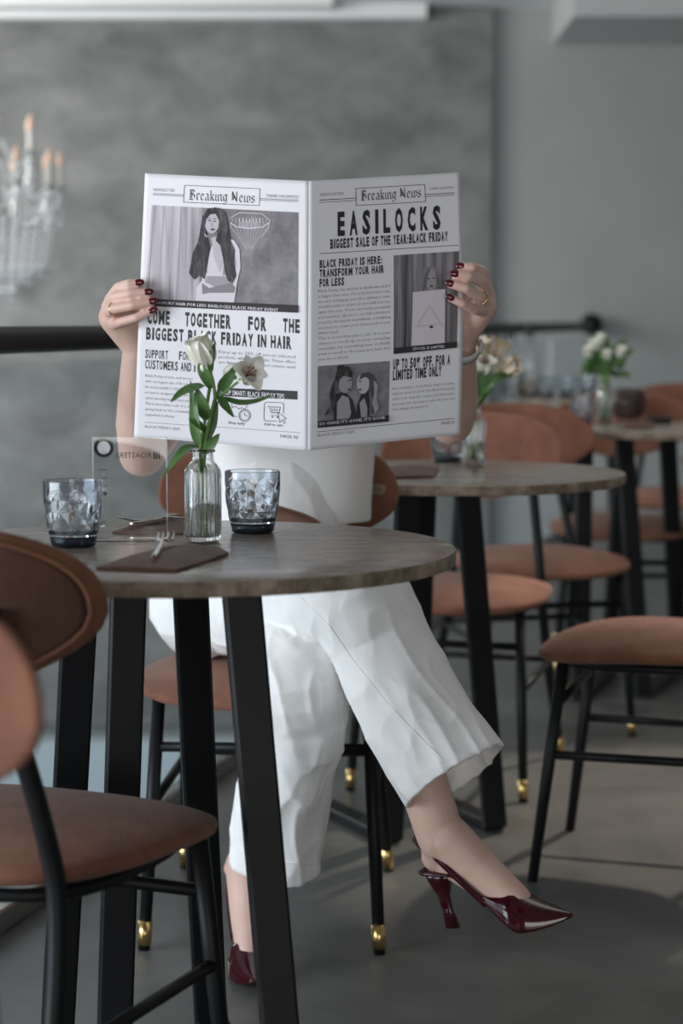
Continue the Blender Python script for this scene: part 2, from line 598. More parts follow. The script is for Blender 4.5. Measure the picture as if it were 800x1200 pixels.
def make_chair(label, group):
    t = thing('dining_chair', label, 'chair', (0, 0, 0), 0, group)
    # seat pad
    mb = MB()

    def out(a):
        x, y = supel(a, 0.222, 0.215, 2.7)
        return x * (1 + 0.10 * y / 0.215), y + 0.005

    def fn(x, y, h, r):
        d = max(0, 1 - r * r)
        z = 0.436 + (0.017 * h + 0.014 * d if h > 0 else 0.026 * h)
        return Vector((x, y, z - 0.02 * (y / 0.22) ** 2 * (1 if y > 0 else 0)))
    mb.pad(out, fn, 0.72, 56, 18)
    mb.build('seat', M['suede'], t)
    # ring frame under the seat
    mb = MB()
    ring = []
    for k in range(40):
        x, y = supel(2 * PI * k / 40, 0.178, 0.172, 3.2)
        ring.append((x, y, 0.408))
    mb.tube(ring, 0.0085, 8, True)
    mb.tube([(-0.175, 0.02, 0.404), (0.175, 0.02, 0.404)], 0.008, 8)
    mb.build('seat_frame', M['black'], t)
    for s in (-1, 1):
        # front leg
        a, b = Vector((s * 0.175, 0.150, 0.415)), Vector((s * 0.196, 0.200, 0.0))
        mb = MB()
        mb.tube([a, a.lerp(b, 0.5), b], [0.0115, 0.0115, 0.0098], 12)
        lg = mb.build('leg', M['black'], t)
        mb = MB()
        mb.tube([a.lerp(b, 0.885), a.lerp(b, 0.98)], [0.0122, 0.0118], 14)
        mb.build('brass_tip', M['brass'], lg)
        # rear leg rising into the back upright
        up = [(s * 0.128, -0.232, 0.735), (s * 0.135, -0.222, 0.66), (s * 0.158, -0.182, 0.50), (s * 0.168, -0.170, 0.40), (s * 0.178, -0.205, 0.24),
              (s * 0.192, -0.285, 0.045)]
        mb = MB()
        e = Vector(up[-1])
        dr = (Vector(up[-1]) - Vector(up[-2])).normalized()
        e2 = e + dr * (e.z / -dr.z)
        cu_ = catmull(up, 5) + [e2]
        mb.tube(cu_, [0.0115] * (len(cu_) - 2) + [0.0108, 0.0098], 12)
        lg = mb.build('leg', M['black'], t)
        mb = MB()
        mb.tube([e - dr * 0.004, e.lerp(e2, 0.8)], [0.0122, 0.0118], 14)
        mb.build('brass_tip', M['brass'], lg)
        # side stretcher
        mb = MB()
        mb.tube([(s * 0.184, 0.171, 0.24), (s * 0.178, -0.205, 0.24)], 0.0085, 10)
        mb.build('stretcher', M['black'], t)
    mb = MB()
    mb.tube([(-0.179, 0.160, 0.335), (0.179, 0.160, 0.335)], 0.0085, 10)
    mb.build('stretcher', M['black'], t)
    mb = MB()
    mb.tube([(-0.178, -0.205, 0.25), (0.178, -0.205, 0.25)], 0.0085, 10)
    mb.build('stretcher', M['black'], t)

    # curved back
    def bout(a, g=0.0):
        x, z = supel(a, 0.228 - g, 0.103 - g, 2.5)
        if z < 0:
            x *= 1 - 0.46 * (-z / (0.103 - g)) ** 1.7
        return x, z

    def bmap(x, z, y):
        return Vector((x * (1 - 0.9 * x * x), -0.250 + 2.1 * x * x - 0.12 * z + y, 0.727 + z))
    mb = MB()
    mb.pad(lambda a: bout(a), lambda x, z, h, r: bmap(x, z, h * (0.019 if h > 0 else 0.0105)), 0.45, 56, 16)
    br = mb.build('backrest', M['suede'], t)
    mb = MB()
    mb.tube([bmap(*bout(2 * PI * k / 56, 0.010), -0.0098) for k in range(56)], 0.0034, 8, True)
    mb.build('piping', M['suede'], br)
    mb = MB()
    mb.pad(lambda a: bout(a, 0.012), lambda x, z, h, r: bmap(x, z, -0.0112 + 0.0012 * h), 0.5, 56, 10)
    mb.build('back_panel', M['shell'], br)
    return t


def face(nx, ny):
    """rotation that turns the chair's +Y front to (nx, ny)"""
    return math.atan2(ny, nx) - PI / 2


CG = 'brown suede dining chairs'
chair = make_chair('brown suede dining chair on which the newspaper reader sits', CG)
chair.location = (-0.122, 3.372, 0)
chair.rotation_euler = (0, 0, face(-0.055, -1.0))


def at_chair(x, y, nx, ny, label, skip=()):
    return dup(chair, (x, y, 0), face(nx, ny), label, CG, skip)


at_chair(-0.396, 2.30, 0.39, 0.92, 'brown suede dining chair in the left foreground, its dark piped back turned to the viewer')
at_chair(-0.447, 1.34, -0.02, -1.0, 'nearest brown chair, only the end of its backrest showing at the left edge')
at_chair(0.262, 4.45, -0.27, -0.96, 'brown chair drawn up behind the second marble table, lower of the two seats beneath it')
at_chair(0.50, 5.05, 0.24, -0.97, 'brown chair with orange-lit pointed seat, standing further back behind the second table')
at_chair(0.605, 3.72, -0.957, 0.29, 'brown chair at the right edge with plain black legs and light-patched seat', ('brass_tip',))
at_chair(0.86, 5.97, -0.1, -1.0, 'brown chair tucked under the third table, nearer seat of the two there')
at_chair(1.20, 6.98, -0.25, -0.97, 'brown chair behind the third table with its backrest showing at the right edge')
at_chair(1.78, 8.95, -0.2, -0.98, 'furthest brown chair, only its back top showing above the row at the right edge')


# ------------------------------------------------------------------ round stone table on a trestle of four flat legs
def make_table(label, group, loc, legs):
    t = thing('round_table', label, 'table', (0, 0, 0), 0, group)
    mb = MB()
    r = 0.35
    prof_top = [(0.001, 0.75), (0.12, 0.75), (0.25, 0.75), (r - 0.004, 0.75), (r - 0.0012, 0.7489)]
    mb.lathe(prof_top, seg=96, mi=0, cap0=False, cap1=False)
    mb.lathe([(r - 0.0012, 0.7489), (r, 0.747), (r, 0.735), (r - 0.001, 0.7315), (r - 0.006, 0.730), (0.2, 0.730), (0.001, 0.730)], seg=96, mi=1, cap0=False, cap1=False,
             fn=lambda rr, z, a: rr + (0.0012 * noise.noise((math.cos(a) * 9, math.sin(a) * 9, z * 60)) if rr > 0.3 and z < 0.748 else 0))
    sharp(mb.build('table_top', [M['stone'], M['stone_edge']], t), 35)
    mb = MB()
    mb.box((-0.19, -0.17, 0.722), (0.17, 0.19, 0.730))
    mb.build('mounting_plate', M['black'], t, smooth=False)
    t.location = loc
    feet = [((f[0] - loc[0], f[1] - loc[1]), (h[0] - loc[0], h[1] - loc[1])) for f, h in legs]
    for f, h in feet:
        mb = MB()
        mb.bar((f[0], f[1], 0.012), (h[0], h[1], 0.722), 0.047, 0.030, (1, 0.18, 0))
        mb.build('leg', M['black'], t, smooth=False)
    for i in (0, 2):
        a, b = feet[i][0], feet[i + 1][0]
        mb = MB()
        mb.bar((a[0], a[1], 0.012), (b[0], b[1], 0.012), 0.047, 0.024, (1, 0, 0))
        mb.build('floor_bar', M['black'], t, smooth=False)
    return t


TG = 'round stone-topped tables'
# legs as (foot, head) pairs: each two that share a floor bar stand next to each other
make_table('round brown stone table in front of the newspaper reader', TG, (-0.203, 2.508, 0),
           [((-0.312, 2.60), (-0.279, 2.565)), ((-0.4115, 2.76), (-0.343, 2.58)), ((-0.0636, 2.36), (-0.126, 2.42)), ((-0.192, 2.80), (-0.205, 2.62))])
make_table('second round stone table, right behind the crossed legs, with its own flower vase', TG, (0.205, 3.84, 0),
           [((0.315, 3.96), (0.248, 3.88)), ((0.16, 4.27), (0.17, 4.00)), ((0.098, 3.86), (0.129, 3.78)), ((-0.06, 4.17), (0.05, 3.93))])
make_table('third round stone table further back at the right edge', TG, (0.97, 5.58, 0),
           [((0.84, 5.40), (0.785, 5.45)), ((1.02, 5.86), (0.95, 5.72)), ((0.66, 5.36), (0.67, 5.42)), ((0.80, 5.80), (0.82, 5.70))])
make_table('furthest round table, behind the brown backrests, holding bottles and glasses', TG, (1.06, 8.0, 0),
           [((1.13, 7.8), (1.10, 7.85)), ((1.16, 8.25), (1.12, 8.15)), ((0.93, 7.8), (0.95, 7.85)), ((0.95, 8.25), (0.95, 8.15))])

ZT = 0.75


# ------------------------------------------------------------------ vases
def make_vase(label, group, ribs=True):
    t = thing('bud_vase', label, 'vase', (0, 0, 0), 0, group)
    mb = MB()
    outer = [(0.001, 0.0), (0.0195, 0.0), (0.0225, 0.003), (0.0235, 0.008), (0.0235, 0.05), (0.0235, 0.090), (0.0225, 0.0965), (0.0175, 0.1025), (0.0140, 0.106), (0.0132, 0.111),
             (0.0135, 0.1165), (0.0165, 0.118), (0.0168, 0.1200), (0.0155, 0.1212)]
    inner = [(0.0125, 0.1205), (0.0112, 0.116), (0.0112, 0.108), (0.0150, 0.1025), (0.0205, 0.095), (0.0213, 0.090), (0.0213, 0.05), (0.0213, 0.010), (0.019, 0.007), (0.001, 0.007)]
    mb.lathe(outer + inner, seg=144, cap0=False, cap1=False, fn=lambda r, z, a: r + (0.0010 * math.cos(28 * a) if ribs and 0.0225 <= r and 0.006 < z < 0.093 else 0))
    mb.build('glass_body', M['glass'], t)
    mb = MB()
    mb.lathe([(0.001, 0.0072), (0.019, 0.0072), (0.0211, 0.0105), (0.0211, 0.049), (0.001, 0.0495)], seg=48, cap0=False, cap1=False)
    mb.build('water', M['water'], t)
    return t


VG = 'ribbed glass bud vases'
vase = make_vase('clear ribbed glass bud vase with white lilies on the front table', VG)
V1 = T(238, 634, ZT)
vase.location = V1
V2 = T(555, 546, ZT)
vase2 = dup(vase, V2, 0.3, 'clear ribbed glass bud vase on the second table, holding cream flowers', VG)
V3 = T(709, 496, ZT)
vase3 = dup(vase, V3, 0.8, 'clear glass vase on the third table, holding a bushy white posy', VG)


# ------------------------------------------------------------------ flowers
def leaf_mesh(mb, pts, width, up, fold=0.25, mi=0):
    pts = catmull(pts, 6)
    n = len(pts) - 1
    rows = []
    up = Vector(up).normalized()
    for i, p in enumerate(pts):
        u = i / n
        t = (pts[min(i + 1, n)] - pts[max(i - 1, 0)]).normalized()
        s = t.cross(up)
        if s.length < 1e-3:
            s = t.cross(Vector((1, 0, 0)))
        s.normalize()
        nn = s.cross(t).normalized()
        wd = width * (math.sin(PI * min(1, 0.04 + 0.96 * u) ** 0.75) ** 0.9 + 0.03)
        rows.append([p + s * wd * k + nn * wd * fold * abs(k) for k in (-1, -0.5, 0, 0.5, 1)])
    back = [[q - nn * 0.0006 for q in r] for r in rows]
    mb.grid(rows, mi=mi)
    mb.grid(back, mi=mi)


def bloom(parent, off, c, axis, L, material, seed=0, spread=0.6, stam=True):
    """trumpet flower with six petals opening along axis from c"""
    rnd = random.Random(seed)
    c, ax = Vector(c), Vector(axis).normalized()
    a = ax.orthogonal().normalized()
    b = ax.cross(a)
    mb = MB()
    for k in range(6):
        an = 2 * PI * k / 6 + rnd.uniform(-.15, .15)
        d = a * math.cos(an) + b * math.sin(an)
        sp = spread * (1 if k % 2 else 0.82)
        pts = [c + d * 0.0015, c + ax * L * 0.35 + d * L * 0.16 * (0.5 + sp), c + ax * L * 0.72 + d * L * 0.45 * sp, c + ax * L * (0.98 - 0.25 * sp) + d * L * 0.85 * sp]
        leaf_mesh(mb, pts, L * (0.40 if k % 2 else 0.33), ax - d * 0.5 if sp > 0.5 else -d, 0.12)
    o = mb.build('bloom', material, parent, off=off)
    if stam:
        mb = MB()
        for k in range(6):
            an = 2 * PI * k / 6 + 0.4
            d = a * math.cos(an) + b * math.sin(an)
            pts = catmull([c + ax * L * 0.2, c + ax * L * 0.5 + d * L * 0.06, c + ax * L * 0.78 + d * L * 0.14], 3)
            mb.tube(pts, 0.0005, 6)
            mb.ellipsoid(pts[-1], 0.0011, 0.0011, 0.0018, seg=8, rings=6)
        for k in range(26):        # speckles lying on the inner petals
            an = rnd.uniform(0, 2 * PI)
            d = a * math.cos(an) + b * math.sin(an)
            q = rnd.uniform(0.3, 0.55)
            p = c + ax * L * (q + 0.06) + d * L * 0.42 * spread * q
            mb.tube([p, p + ax * 0.0018 + d * 0.001], 0.0004, 5)
        mb.build('stamens', M['stamen'], o, off=off)
    return o


def bud(parent, off, p, q, r):
    mb = MB()
    pts = catmull([p, Vector(p).lerp(Vector(q), 0.5), q], 6)
    n = len(pts) - 1
    mb.tube(pts, [max(0.0005, r * math.sin(PI * (0.08 + 0.9 * i / n)) ** 0.8) for i in range(n + 1)], 12)
    return mb.build('bud', M['petal'], parent, off=off)


lil = thing('flower_spray', 'green-stemmed spray of two white lilies rising in front of the left page', 'flowers', V1 + Vector((0, 0, 0.0075)))
lo = Vector(lil.location)
D1 = V1.y


def LP(x, y, dd=0.0):
    return U(x, y, D1 + dd)


mb = MB()
mb.tube(catmull([V1 + Vector((0.002, 0.002, 0.009)), V1 + Vector((0.001, 0, 0.06)), V1 + Vector((0.002, 0, 0.115)), LP(244, 500), LP(252, 468)], 6), 0.0028, 10)
mb.build('stem', M['stem'], lil, off=lo)
mb = MB()
mb.tube(catmull([V1 + Vector((-0.004, 0, 0.055)), V1 + Vector((-0.003, -0.002, 0.115)), LP(239, 500, 0.004), LP(243, 470, 0.004), LP(247, 448, 0.002)], 6), 0.0024, 10)
mb.build('stem', M['stem'], lil, off=lo)
for pts, r in (([LP(252, 468), LP(250, 450), LP(243, 424)], 0.0022), ([LP(252, 468), LP(268, 456, -0.005), LP(283, 444, -0.008)], 0.0018),
               ([LP(252, 468), LP(258, 450, 0.01), LP(266, 434, 0.01)], 0.0015)):
    mb = MB()
    mb.tube(catmull(pts, 6), r, 8)
    mb.build('stem', M['stem'], lil, off=lo)
LEAVES = [
    ([(238, 451, 0), (226, 455, -0.012), (212, 461, -0.02), (200, 471, -0.026)], 0.0085, (0, -0.6, 1)),
    ([(231, 523, 0), (218, 526, -0.012), (205, 540, -0.02), (191, 558, -0.024)], 0.0070, (0, -0.5, 1)),
    ([(247, 436, 0), (246, 424, -0.004), (249, 412, -0.006), (252, 402, -0.004)], 0.0050, (0.4, -1, 0)),
    ([(256, 462, 0), (261, 472, -0.01), (267, 480, -0.014), (274, 489, -0.016)], 0.0062, (0.5, -1, 0.4)),
    ([(262, 466, 0), (280, 472, -0.004), (300, 470, 0.004), (320, 463, 0.012)], 0.0052, (0, -0.8, 1)),
    ([(248, 455, 0), (242, 442, -0.006), (236, 432, -0.008), (233, 424, -0.006)], 0.0075, (-0.3, -1, 0.2)),
    ([(233, 524, 0), (229, 502, -0.006), (227, 476, -0.008), (223, 446, -0.002)], 0.0075, (-0.4, -1, 0)),
    ([(243, 492, 0), (238, 478, -0.008), (233, 465, -0.01), (231, 455, -0.008)], 0.0090, (-0.2, -1, 0)),
    ([(239, 528, 0), (245, 523, -0.006), (251, 516, -0.008), (257, 508, -0.006)], 0.0068, (0.3, -1, 0.4)),
    ([(258, 458, 0), (265, 447, -0.004), (271, 438, -0.004), (276, 428, 0)], 0.0072, (0.4, -1, 0.2)),
    ([(240, 505, 0), (233, 498, -0.008), (227, 494, -0.01), (221, 491, -0.01)], 0.0055, (0, -0.8, 0.6)),
    ([(256, 455, 0.004), (264, 446, 0.006), (272, 443, 0.008), (281, 441, 0.01)], 0.0060, (0, -0.8, 0.6)),
    ([(240, 520, 0.003), (247, 500, 0.006), (251, 485, 0.008), (255, 470, 0.008)], 0.0065, (0.3, -1, 0)),
]
for pts, wd, up in LEAVES:
    mb = MB()
    leaf_mesh(mb, [LP(*p) for p in pts], wd, up)
    mb.build('leaf', M['leaf'], lil, off=lo)
bloom(lil, lo, LP(244, 428), LP(231, 399, -0.004) - LP(244, 428), 0.047, M['petal'], 3, 0.5, False)
bloom(lil, lo, LP(284, 444, -0.006), LP(300, 431, -0.040) - LP(284, 444, -0.006), 0.038, M['petal'], 5, 0.85)
bud(lil, lo, LP(262, 437, 0.008), LP(279, 427, 0.002), 0.0065)
bud(lil, lo, LP(238, 437, -0.004), LP(237, 425, -0.006), 0.0045)

# cream flowers of the second table
sp2 = thing('flower_spray', 'spray of cream and peach lilies in the vase on the second table', 'flowers', V2 + Vector((0, 0, 0.0075)))
so = Vector(sp2.location)
D2 = V2.y


def SP(x, y, dd=0.0):
    return U(x, y, D2 + dd)


for k, (x, y, dd) in enumerate([(564, 425, 0), (578, 430, -0.02), (592, 430, 0.0), (570, 410, 0.02), (585, 410, 0.02)]):
    mb = MB()
    mb.tube(catmull([V2 + Vector((0.003 * (k - 2), 0, 0.012)), V2 + Vector((0.001 * (k - 2), 0, 0.11)), SP(560 + k * 2.5, 456), SP(x, y + 12, dd)], 6), 0.0024, 8)
    mb.build('stem', M['stem'], sp2, off=so)
for k, (pts, wd) in enumerate([([(556, 470, 0), (553, 445, -0.01), (554, 425, 0), (556, 408, 0)], 0.010), ([(560, 468, 0), (563, 450, -0.01), (567, 438, -0.01), (572, 428, 0)], 0.012),
                               ([(563, 462, 0), (575, 448, -0.02), (588, 440, -0.02), (606, 441, 0)], 0.009), ([(559, 475, 0), (568, 458, 0.02), (580, 446, 0.03), (592, 440, 0.03)], 0.010),
                               ([(556, 478, 0), (556, 455, 0.02), (561, 438, 0.03), (566, 425, 0.03)], 0.012)]):
    mb = MB()
    leaf_mesh(mb, [SP(*p) for p in pts], wd, (0, -1, 0.2))
    mb.build('leaf', M['leaf'], sp2, off=so)
for k, (c, q, L, mk) in enumerate([((566, 436), (570, 418), 0.045, 'petal'), ((562, 420), (560, 399), 0.050, 'peach'), ((586, 434), (600, 428), 0.050, 'peach'), ((573, 416), (571, 396), 0.045, 'peach'),
                                   ((577, 434), (588, 430), 0.042, 'petal'), ((580, 416), (588, 404), 0.040, 'peach')]):
    bloom(sp2, so, SP(*c, 0.0), SP(*q, -0.03 + 0.01 * k) - SP(*c), L, M[mk], 20 + k, 0.62)

# bushy posy of the third table
sp3 = thing('flower_spray', 'bushy posy of small white blooms in the vase on the third table', 'flowers', V3 + Vector((0, 0, 0.0075)))
po = Vector(sp3.location)
D3 = V3.y
rnd = random.Random(4)
for k in range(6):
    x = 692 + k * 6.5
    mb = MB()
    mb.tube(catmull([V3 + Vector((0.004 * (k - 2.5), 0, 0.012)), V3 + Vector((0.002 * (k - 2.5), 0, 0.11)), U(700 + k * 3, 428, D3), U(x, 412, D3 + rnd.uniform(-.03, .03))], 5), 0.003, 8)
    mb.build('stem', M['stem'], sp3, off=po)
for k in range(40):
    x, y = rnd.uniform(696, 724), rnd.uniform(412, 440)
    ex, ey = x + (x - 710) * rnd.uniform(0.5, 1.5), y - rnd.uniform(-4, 24)
    if k == 0:
        x, y, ex, ey = 697, 430, 679, 430
    mb = MB()
    dd = rnd.uniform(-.05, .05)
    leaf_mesh(mb, [U(x, y, D3 + dd), U((x + ex) / 2, (y + ey) / 2 - 2, D3 + dd - .01), U(ex, ey, D3 + dd)], 0.011, (rnd.uniform(-.3, .3), -1, 0.3))
    mb.build('leaf', M['leaf'], sp3, off=po)
for k, (x, y) in enumerate([(690, 412), (699, 404), (703, 398), (710, 416), (726, 412), (693, 404)]):
    bloom(sp3, po, U(x, y + 6, D3 - 0.03), Vector((0.1 * (k - 3), -0.6, 1)), 0.036, M['petal'], 40 + k, 0.5, False)


# ------------------------------------------------------------------ tumblers
def make_tumbler(label, group):
    t = thing('tumbler', label, 'glass', (0, 0, 0), 0, group)

    def fac(r, z, a):
        # diamond dimples pressed into the wall
        k = max(0.0, min(1.0, (z - 0.016) / 0.01)) * max(0.0, min(1.0, (0.076 - z) / 0.008))
        u = a * 9 / (2 * PI)
        v = z / 0.0155
        p, q = u + v * 0.5, u - v * 0.5
        fp, fq = abs(p - math.floor(p) - 0.5), abs(q - math.floor(q) - 0.5)
        j = noise.cell((math.floor(p), math.floor(q), 3.0)) * 0.6 + 0.7
        return r - k * 0.0052 * j * max(0, 0.5 - max(fp, fq)) * 1.0 + k * 0.0006
    prof = [(0.001, 0.0), (0.0255, 0.0), (0.0285, 0.002), (0.0295, 0.006)]
    n = 52
    for i in range(n + 1):
        z = 0.008 + (0.0835 - 0.008) * i / n
        u = i / n
        prof.append((0.0300 + 0.0080 * (1 - (1 - u) ** 2.2), z))
    prof += [(0.0380, 0.0845), (0.0372, 0.0852)]
    inn = [(0.0362, 0.0845), (0.0360, 0.080), (0.0352, 0.06), (0.0335, 0.04), (0.0305, 0.022), (0.027, 0.0165), (0.001, 0.0155)]
    mb = MB()
    mb.lathe(prof + inn, seg=180, cap0=False, cap1=False, fn=lambda r, z, a: fac(r, z, a) if r > 0.0295 and 0.008 < z < 0.083 and r > 0.0298 + 0 * z and (r - 0.0300 + 0.0001) >= 0.0 and not any(abs(r - q) < 1e-9 and abs(z - w_) < 1e-9 for q, w_ in inn) else r)
    mb.build('glass_wall', M['smoke'], t, smooth=False)
    mb = MB()
    mb.lathe([(0.001, 0.0015), (0.0250, 0.0015), (0.0275, 0.004), (0.0285, 0.009), (0.0278, 0.0135), (0.024, 0.0145), (0.001, 0.0145)], seg=64, cap0=False, cap1=False)
    mb.build('thick_base', M['deep'], t)
    return t


GG = 'smoky faceted tumblers'
tum = make_tumbler('smoky blue faceted tumbler right of the ribbed vase', GG)
tum.location = T(296, 624, ZT)
dup(tum, T(86, 640, ZT) , 0.5, 'smoky blue faceted tumbler at the left, partly behind the dark chair back', GG)
dup(tum, T(524, 541, ZT), 1.1, 'dark tumbler on the second table, peeking out under the newspaper', GG)
dup(tum, T(682, 497, ZT), 1.9, 'tumbler on the third table, left of the bushy posy', GG)
for k, px_ in enumerate((640, 664, 688)):
    dup(tum, T(px_, 465.5, ZT), 0.7 * k, ['leftmost', 'middle', 'rightmost'][k] + ' of the three blurred tumblers on the furthest table', GG)


# ------------------------------------------------------------------ far table bottles, globe, dish
def bottle(px_, label):
    t = thing('glass_bottle', label, 'bottle', T(px_, 466.5, ZT), 0, 'far bottles')
    mb = MB()
    mb.lathe([(0.001, 0), (0.034, 0), (0.037, 0.004), (0.037, 0.15), (0.033, 0.175), (0.016, 0.205), (0.014, 0.25), (0.016, 0.256), (0.016, 0.262), (0.011, 0.262), (0.011, 0.206), (0.030, 0.172), (0.034, 0.15), (0.034, 0.008), (0.001, 0.008)],
             seg=32, cap0=False, cap1=False)
    mb.build('glass_body', M['glass'], t)
    mb = MB()
    mb.lathe([(0.001, 0.262), (0.017, 0.262), (0.018, 0.266), (0.018, 0.285), (0.015, 0.289), (0.001, 0.289)], seg=24, cap0=False, cap1=False)
    mb.build('stopper', M['cap'], t)
    return t


bottle(598, 'blurred clear bottle with dark stopper at the left end of the furthest table')
bottle(620, 'second blurred clear bottle, nearer to the tumblers on the furthest table')

t = thing('glass_globe', 'large smoked glass globe right of the posy on the third table', 'glass', T(736, 491, ZT))
mb = MB()
rr = 0.056
prof = [(0.001, 0.0), (0.028, 0.0)]
for i in range(1, 15):
    a = -PI / 2 * 0.62 + (PI / 2 * 0.62 + 0.75) * i / 14
    prof.append((rr * math.cos(a), 0.052 + rr * 1.08 * math.sin(a)))
inn = [(max(0.001, r_ - 0.003), z_ + 0.0005 if i > 1 else z_ + 0.004) for i, (r_, z_) in enumerate(prof)][::-1]
mb.lathe(prof + inn, seg=48, cap0=False, cap1=False)
mb.build('globe_wall', M['smokeball'], t)
mb = MB()
mb.lathe([(0.001, 0.0055), (0.02, 0.0055), (0.021, 0.008), (0.021, 0.036), (0.018, 0.038), (0.001, 0.038)], seg=24, cap0=False, cap1=False)
mb.build('candle', M['candle'], t)

mb = MB()
mb.lathe([(0.001, 0.0), (0.030, 0.0), (0.036, 0.003), (0.043, 0.016), (0.044, 0.019), (0.041, 0.0185), (0.034, 0.006), (0.001, 0.004)], seg=40, cap0=False, cap1=False)
o = mb.build('small_dish', M['dish'], None)
o.location = T(772, 496, ZT)
tag(o, 'small dark dish at the right on the third table', 'dish')


# ------------------------------------------------------------------ leather cutlery sleeves
def sleeve(name, label, corners, open_edge, thick=0.007):
    """corners in order round the outline, on the table; last two = open mouth"""
    c = [Vector(p) for p in corners]
    ctr = sum(c, Vector()) / len(c)
    t = thing(name, label, 'napkin', (ctr.x, ctr.y, ZT))
    n = 10
    top, bot = [], []
    for i in range(n + 1):
        u = i / n
        a, b = c[0].lerp(c[1], u), c[3].lerp(c[2], u)
        rt, rb = [], []
        for j in range(n + 1):
            v = j / n
            p = a.lerp(b, v)
            e = (4 * u * (1 - u)) ** 0.5 * (0.25 + 0.75 * min(1, 3 * v))
            wv = 0.0012 * noise.noise((p.x * 30, p.y * 30, 1.0))
            rt.append(Vector((p.x, p.y, ZT + 0.0035 + thick * e + wv)))
            rb.append(Vector((p.x, p.y, ZT + 0.0006)))
        top.append(rt)
        bot.append(rb)
    mb = MB()
    mb.grid(top)
    mb.grid(bot)
    loop_t = [top[i][0] for i in range(n + 1)] + [top[n][j] for j in range(1, n + 1)] + [top[i][n] for i in range(n - 1, -1, -1)] + [top[0][j] for j in range(n - 1, 0, -1)]
    loop_b = [bot[i][0] for i in range(n + 1)] + [bot[n][j] for j in range(1, n + 1)] + [bot[i][n] for i in range(n - 1, -1, -1)] + [bot[0][j] for j in range(n - 1, 0, -1)]
    mb.grid([loop_b, loop_t], close=True)
    sharp(mb.build('sleeve', M['leather'], t, off=Vector(t.location)), 50)
    return t


s1 = sleeve('cutlery_sleeve', 'brown leather cutlery sleeve at the front edge of the table, a fork sticking out', [T(112, 668, ZT), T(207, 671, ZT), T(268, 651, ZT), T(186, 646, ZT)], 0)
mb = MB()
a, b, c_, d_ = T(168, 650, ZT), T(232, 662, ZT), T(268, 650, ZT), T(215, 645, ZT)
mb.add([p + Vector((0, 0, 0.0012)) for p in (a, b, c_, d_)] + [p + Vector((0, 0, 0.0034)) for p in (a, b, c_, d_)],
       [(0, 3, 2, 1), (4, 5, 6, 7), (0, 1, 5, 4), (1, 2, 6, 5), (2, 3, 7, 6), (3, 0, 4, 7)])
mb.build('flap', M['leather'], s1, smooth=False, off=Vector(s1.location))


def fork(loc, dirv, label, tilt=0.3, L=0.17):
    t = thing('fork', label, 'fork', loc)
    d = Vector((dirv[0], dirv[1], 0)).normalized()
    s = Vector((d.y, -d.x, 0))
    up = Vector((0, 0, 1))

    def P(l, x, h):
        return d * l + s * x + up * h
    mb = MB()
    pts = [P(-L + 0.055, 0, 0.001), P(-0.03, 0, 0.004), P(0.0, 0, 0.0075), P(0.012, 0, 0.0065)]
    mb.tube(catmull(pts, 5), 0.0032, 10, flat=0.45)
    rows = []
    for l, wd, h in ((0.004, 0.004, 0.0068), (0.014, 0.0095, 0.0050), (0.024, 0.0115, 0.0038), (0.030, 0.0118, 0.0036)):
        rows.append([P(l, -wd, h), P(l, wd, h), P(l, wd, h + 0.0016), P(l, -wd, h + 0.0016)])
    mb.grid(rows, True, True, True)
    for k in range(4):
        x = -0.0098 + k * 0.00653
        mb.tube(catmull([P(0.028, x, 0.0044), P(0.045, x, 0.0050), P(0.060, x, 0.0078), P(0.068, x, 0.0105)], 4), [0.0017] * 9 + [0.0015, 0.0012, 0.0010, 0.0007], 8)
    o = mb.build('fork_body', M['steel'], t)
    return t


fl = T(190, 652, ZT)
fork(fl + Vector((0, 0, 0.0125)), (T(206, 630, ZT) - fl)[:2], 'steel fork pointing out of the front leather sleeve')
s2 = sleeve('cutlery_sleeve', 'brown leather cutlery sleeve behind the clear sign on the front table', [T(214, 627, ZT), T(131, 626, ZT), T(178, 612, ZT), T(216, 611, ZT)], 0, 0.006)


def knife(p, q, label):
    p, q = Vector(p), Vector(q)
    t = thing('table_knife', label, 'knife', p)
    mb = MB()
    rows = []
    for u, wd in ((0, 0.002), (0.1, 0.007), (0.4, 0.009), (0.52, 0.008), (0.56, 0.005), (0.75, 0.006), (0.97, 0.0075), (1, 0.005)):
        c0 = p.lerp(q, u)
        s = (q - p).cross(Vector((0, 0, 1))).normalized()
        rows.append([c0 - s * wd, c0 + s * wd, c0 + s * wd + Vector((0, 0, 0.0022)), c0 - s * wd + Vector((0, 0, 0.0022))])
    mb.grid(rows, True, True, True)
    sharp(mb.build('knife_body', M['steel'], t, off=p), 40)
    return t


zt = Vector((0, 0, 0.0125))
knife(T(154, 625, ZT) + zt, T(207, 615, ZT) + zt * 1.15, 'steel table knife lying on the leather sleeve behind the sign')
fl = T(194, 620, ZT)
fork(fl + Vector((0, 0, 0.0095)), (T(175, 621, ZT) - fl)[:2], 'steel fork lying on the leather sleeve behind the sign', L=0.085)
sleeve('cutlery_sleeve', 'brown leather sleeve on the left of the second table, below the newspaper edge', [T(508, 560, ZT), T(440, 562, ZT), T(452, 551, ZT), T(514, 551, ZT)], 0)
sleeve('cutlery_sleeve', 'brown leather sleeve in front of the dark dish on the third table', [T(765, 503, ZT), T(728, 503, ZT), T(734, 497, ZT), T(768, 497, ZT)], 0)


# ------------------------------------------------------------------ text
_font_cache = {}


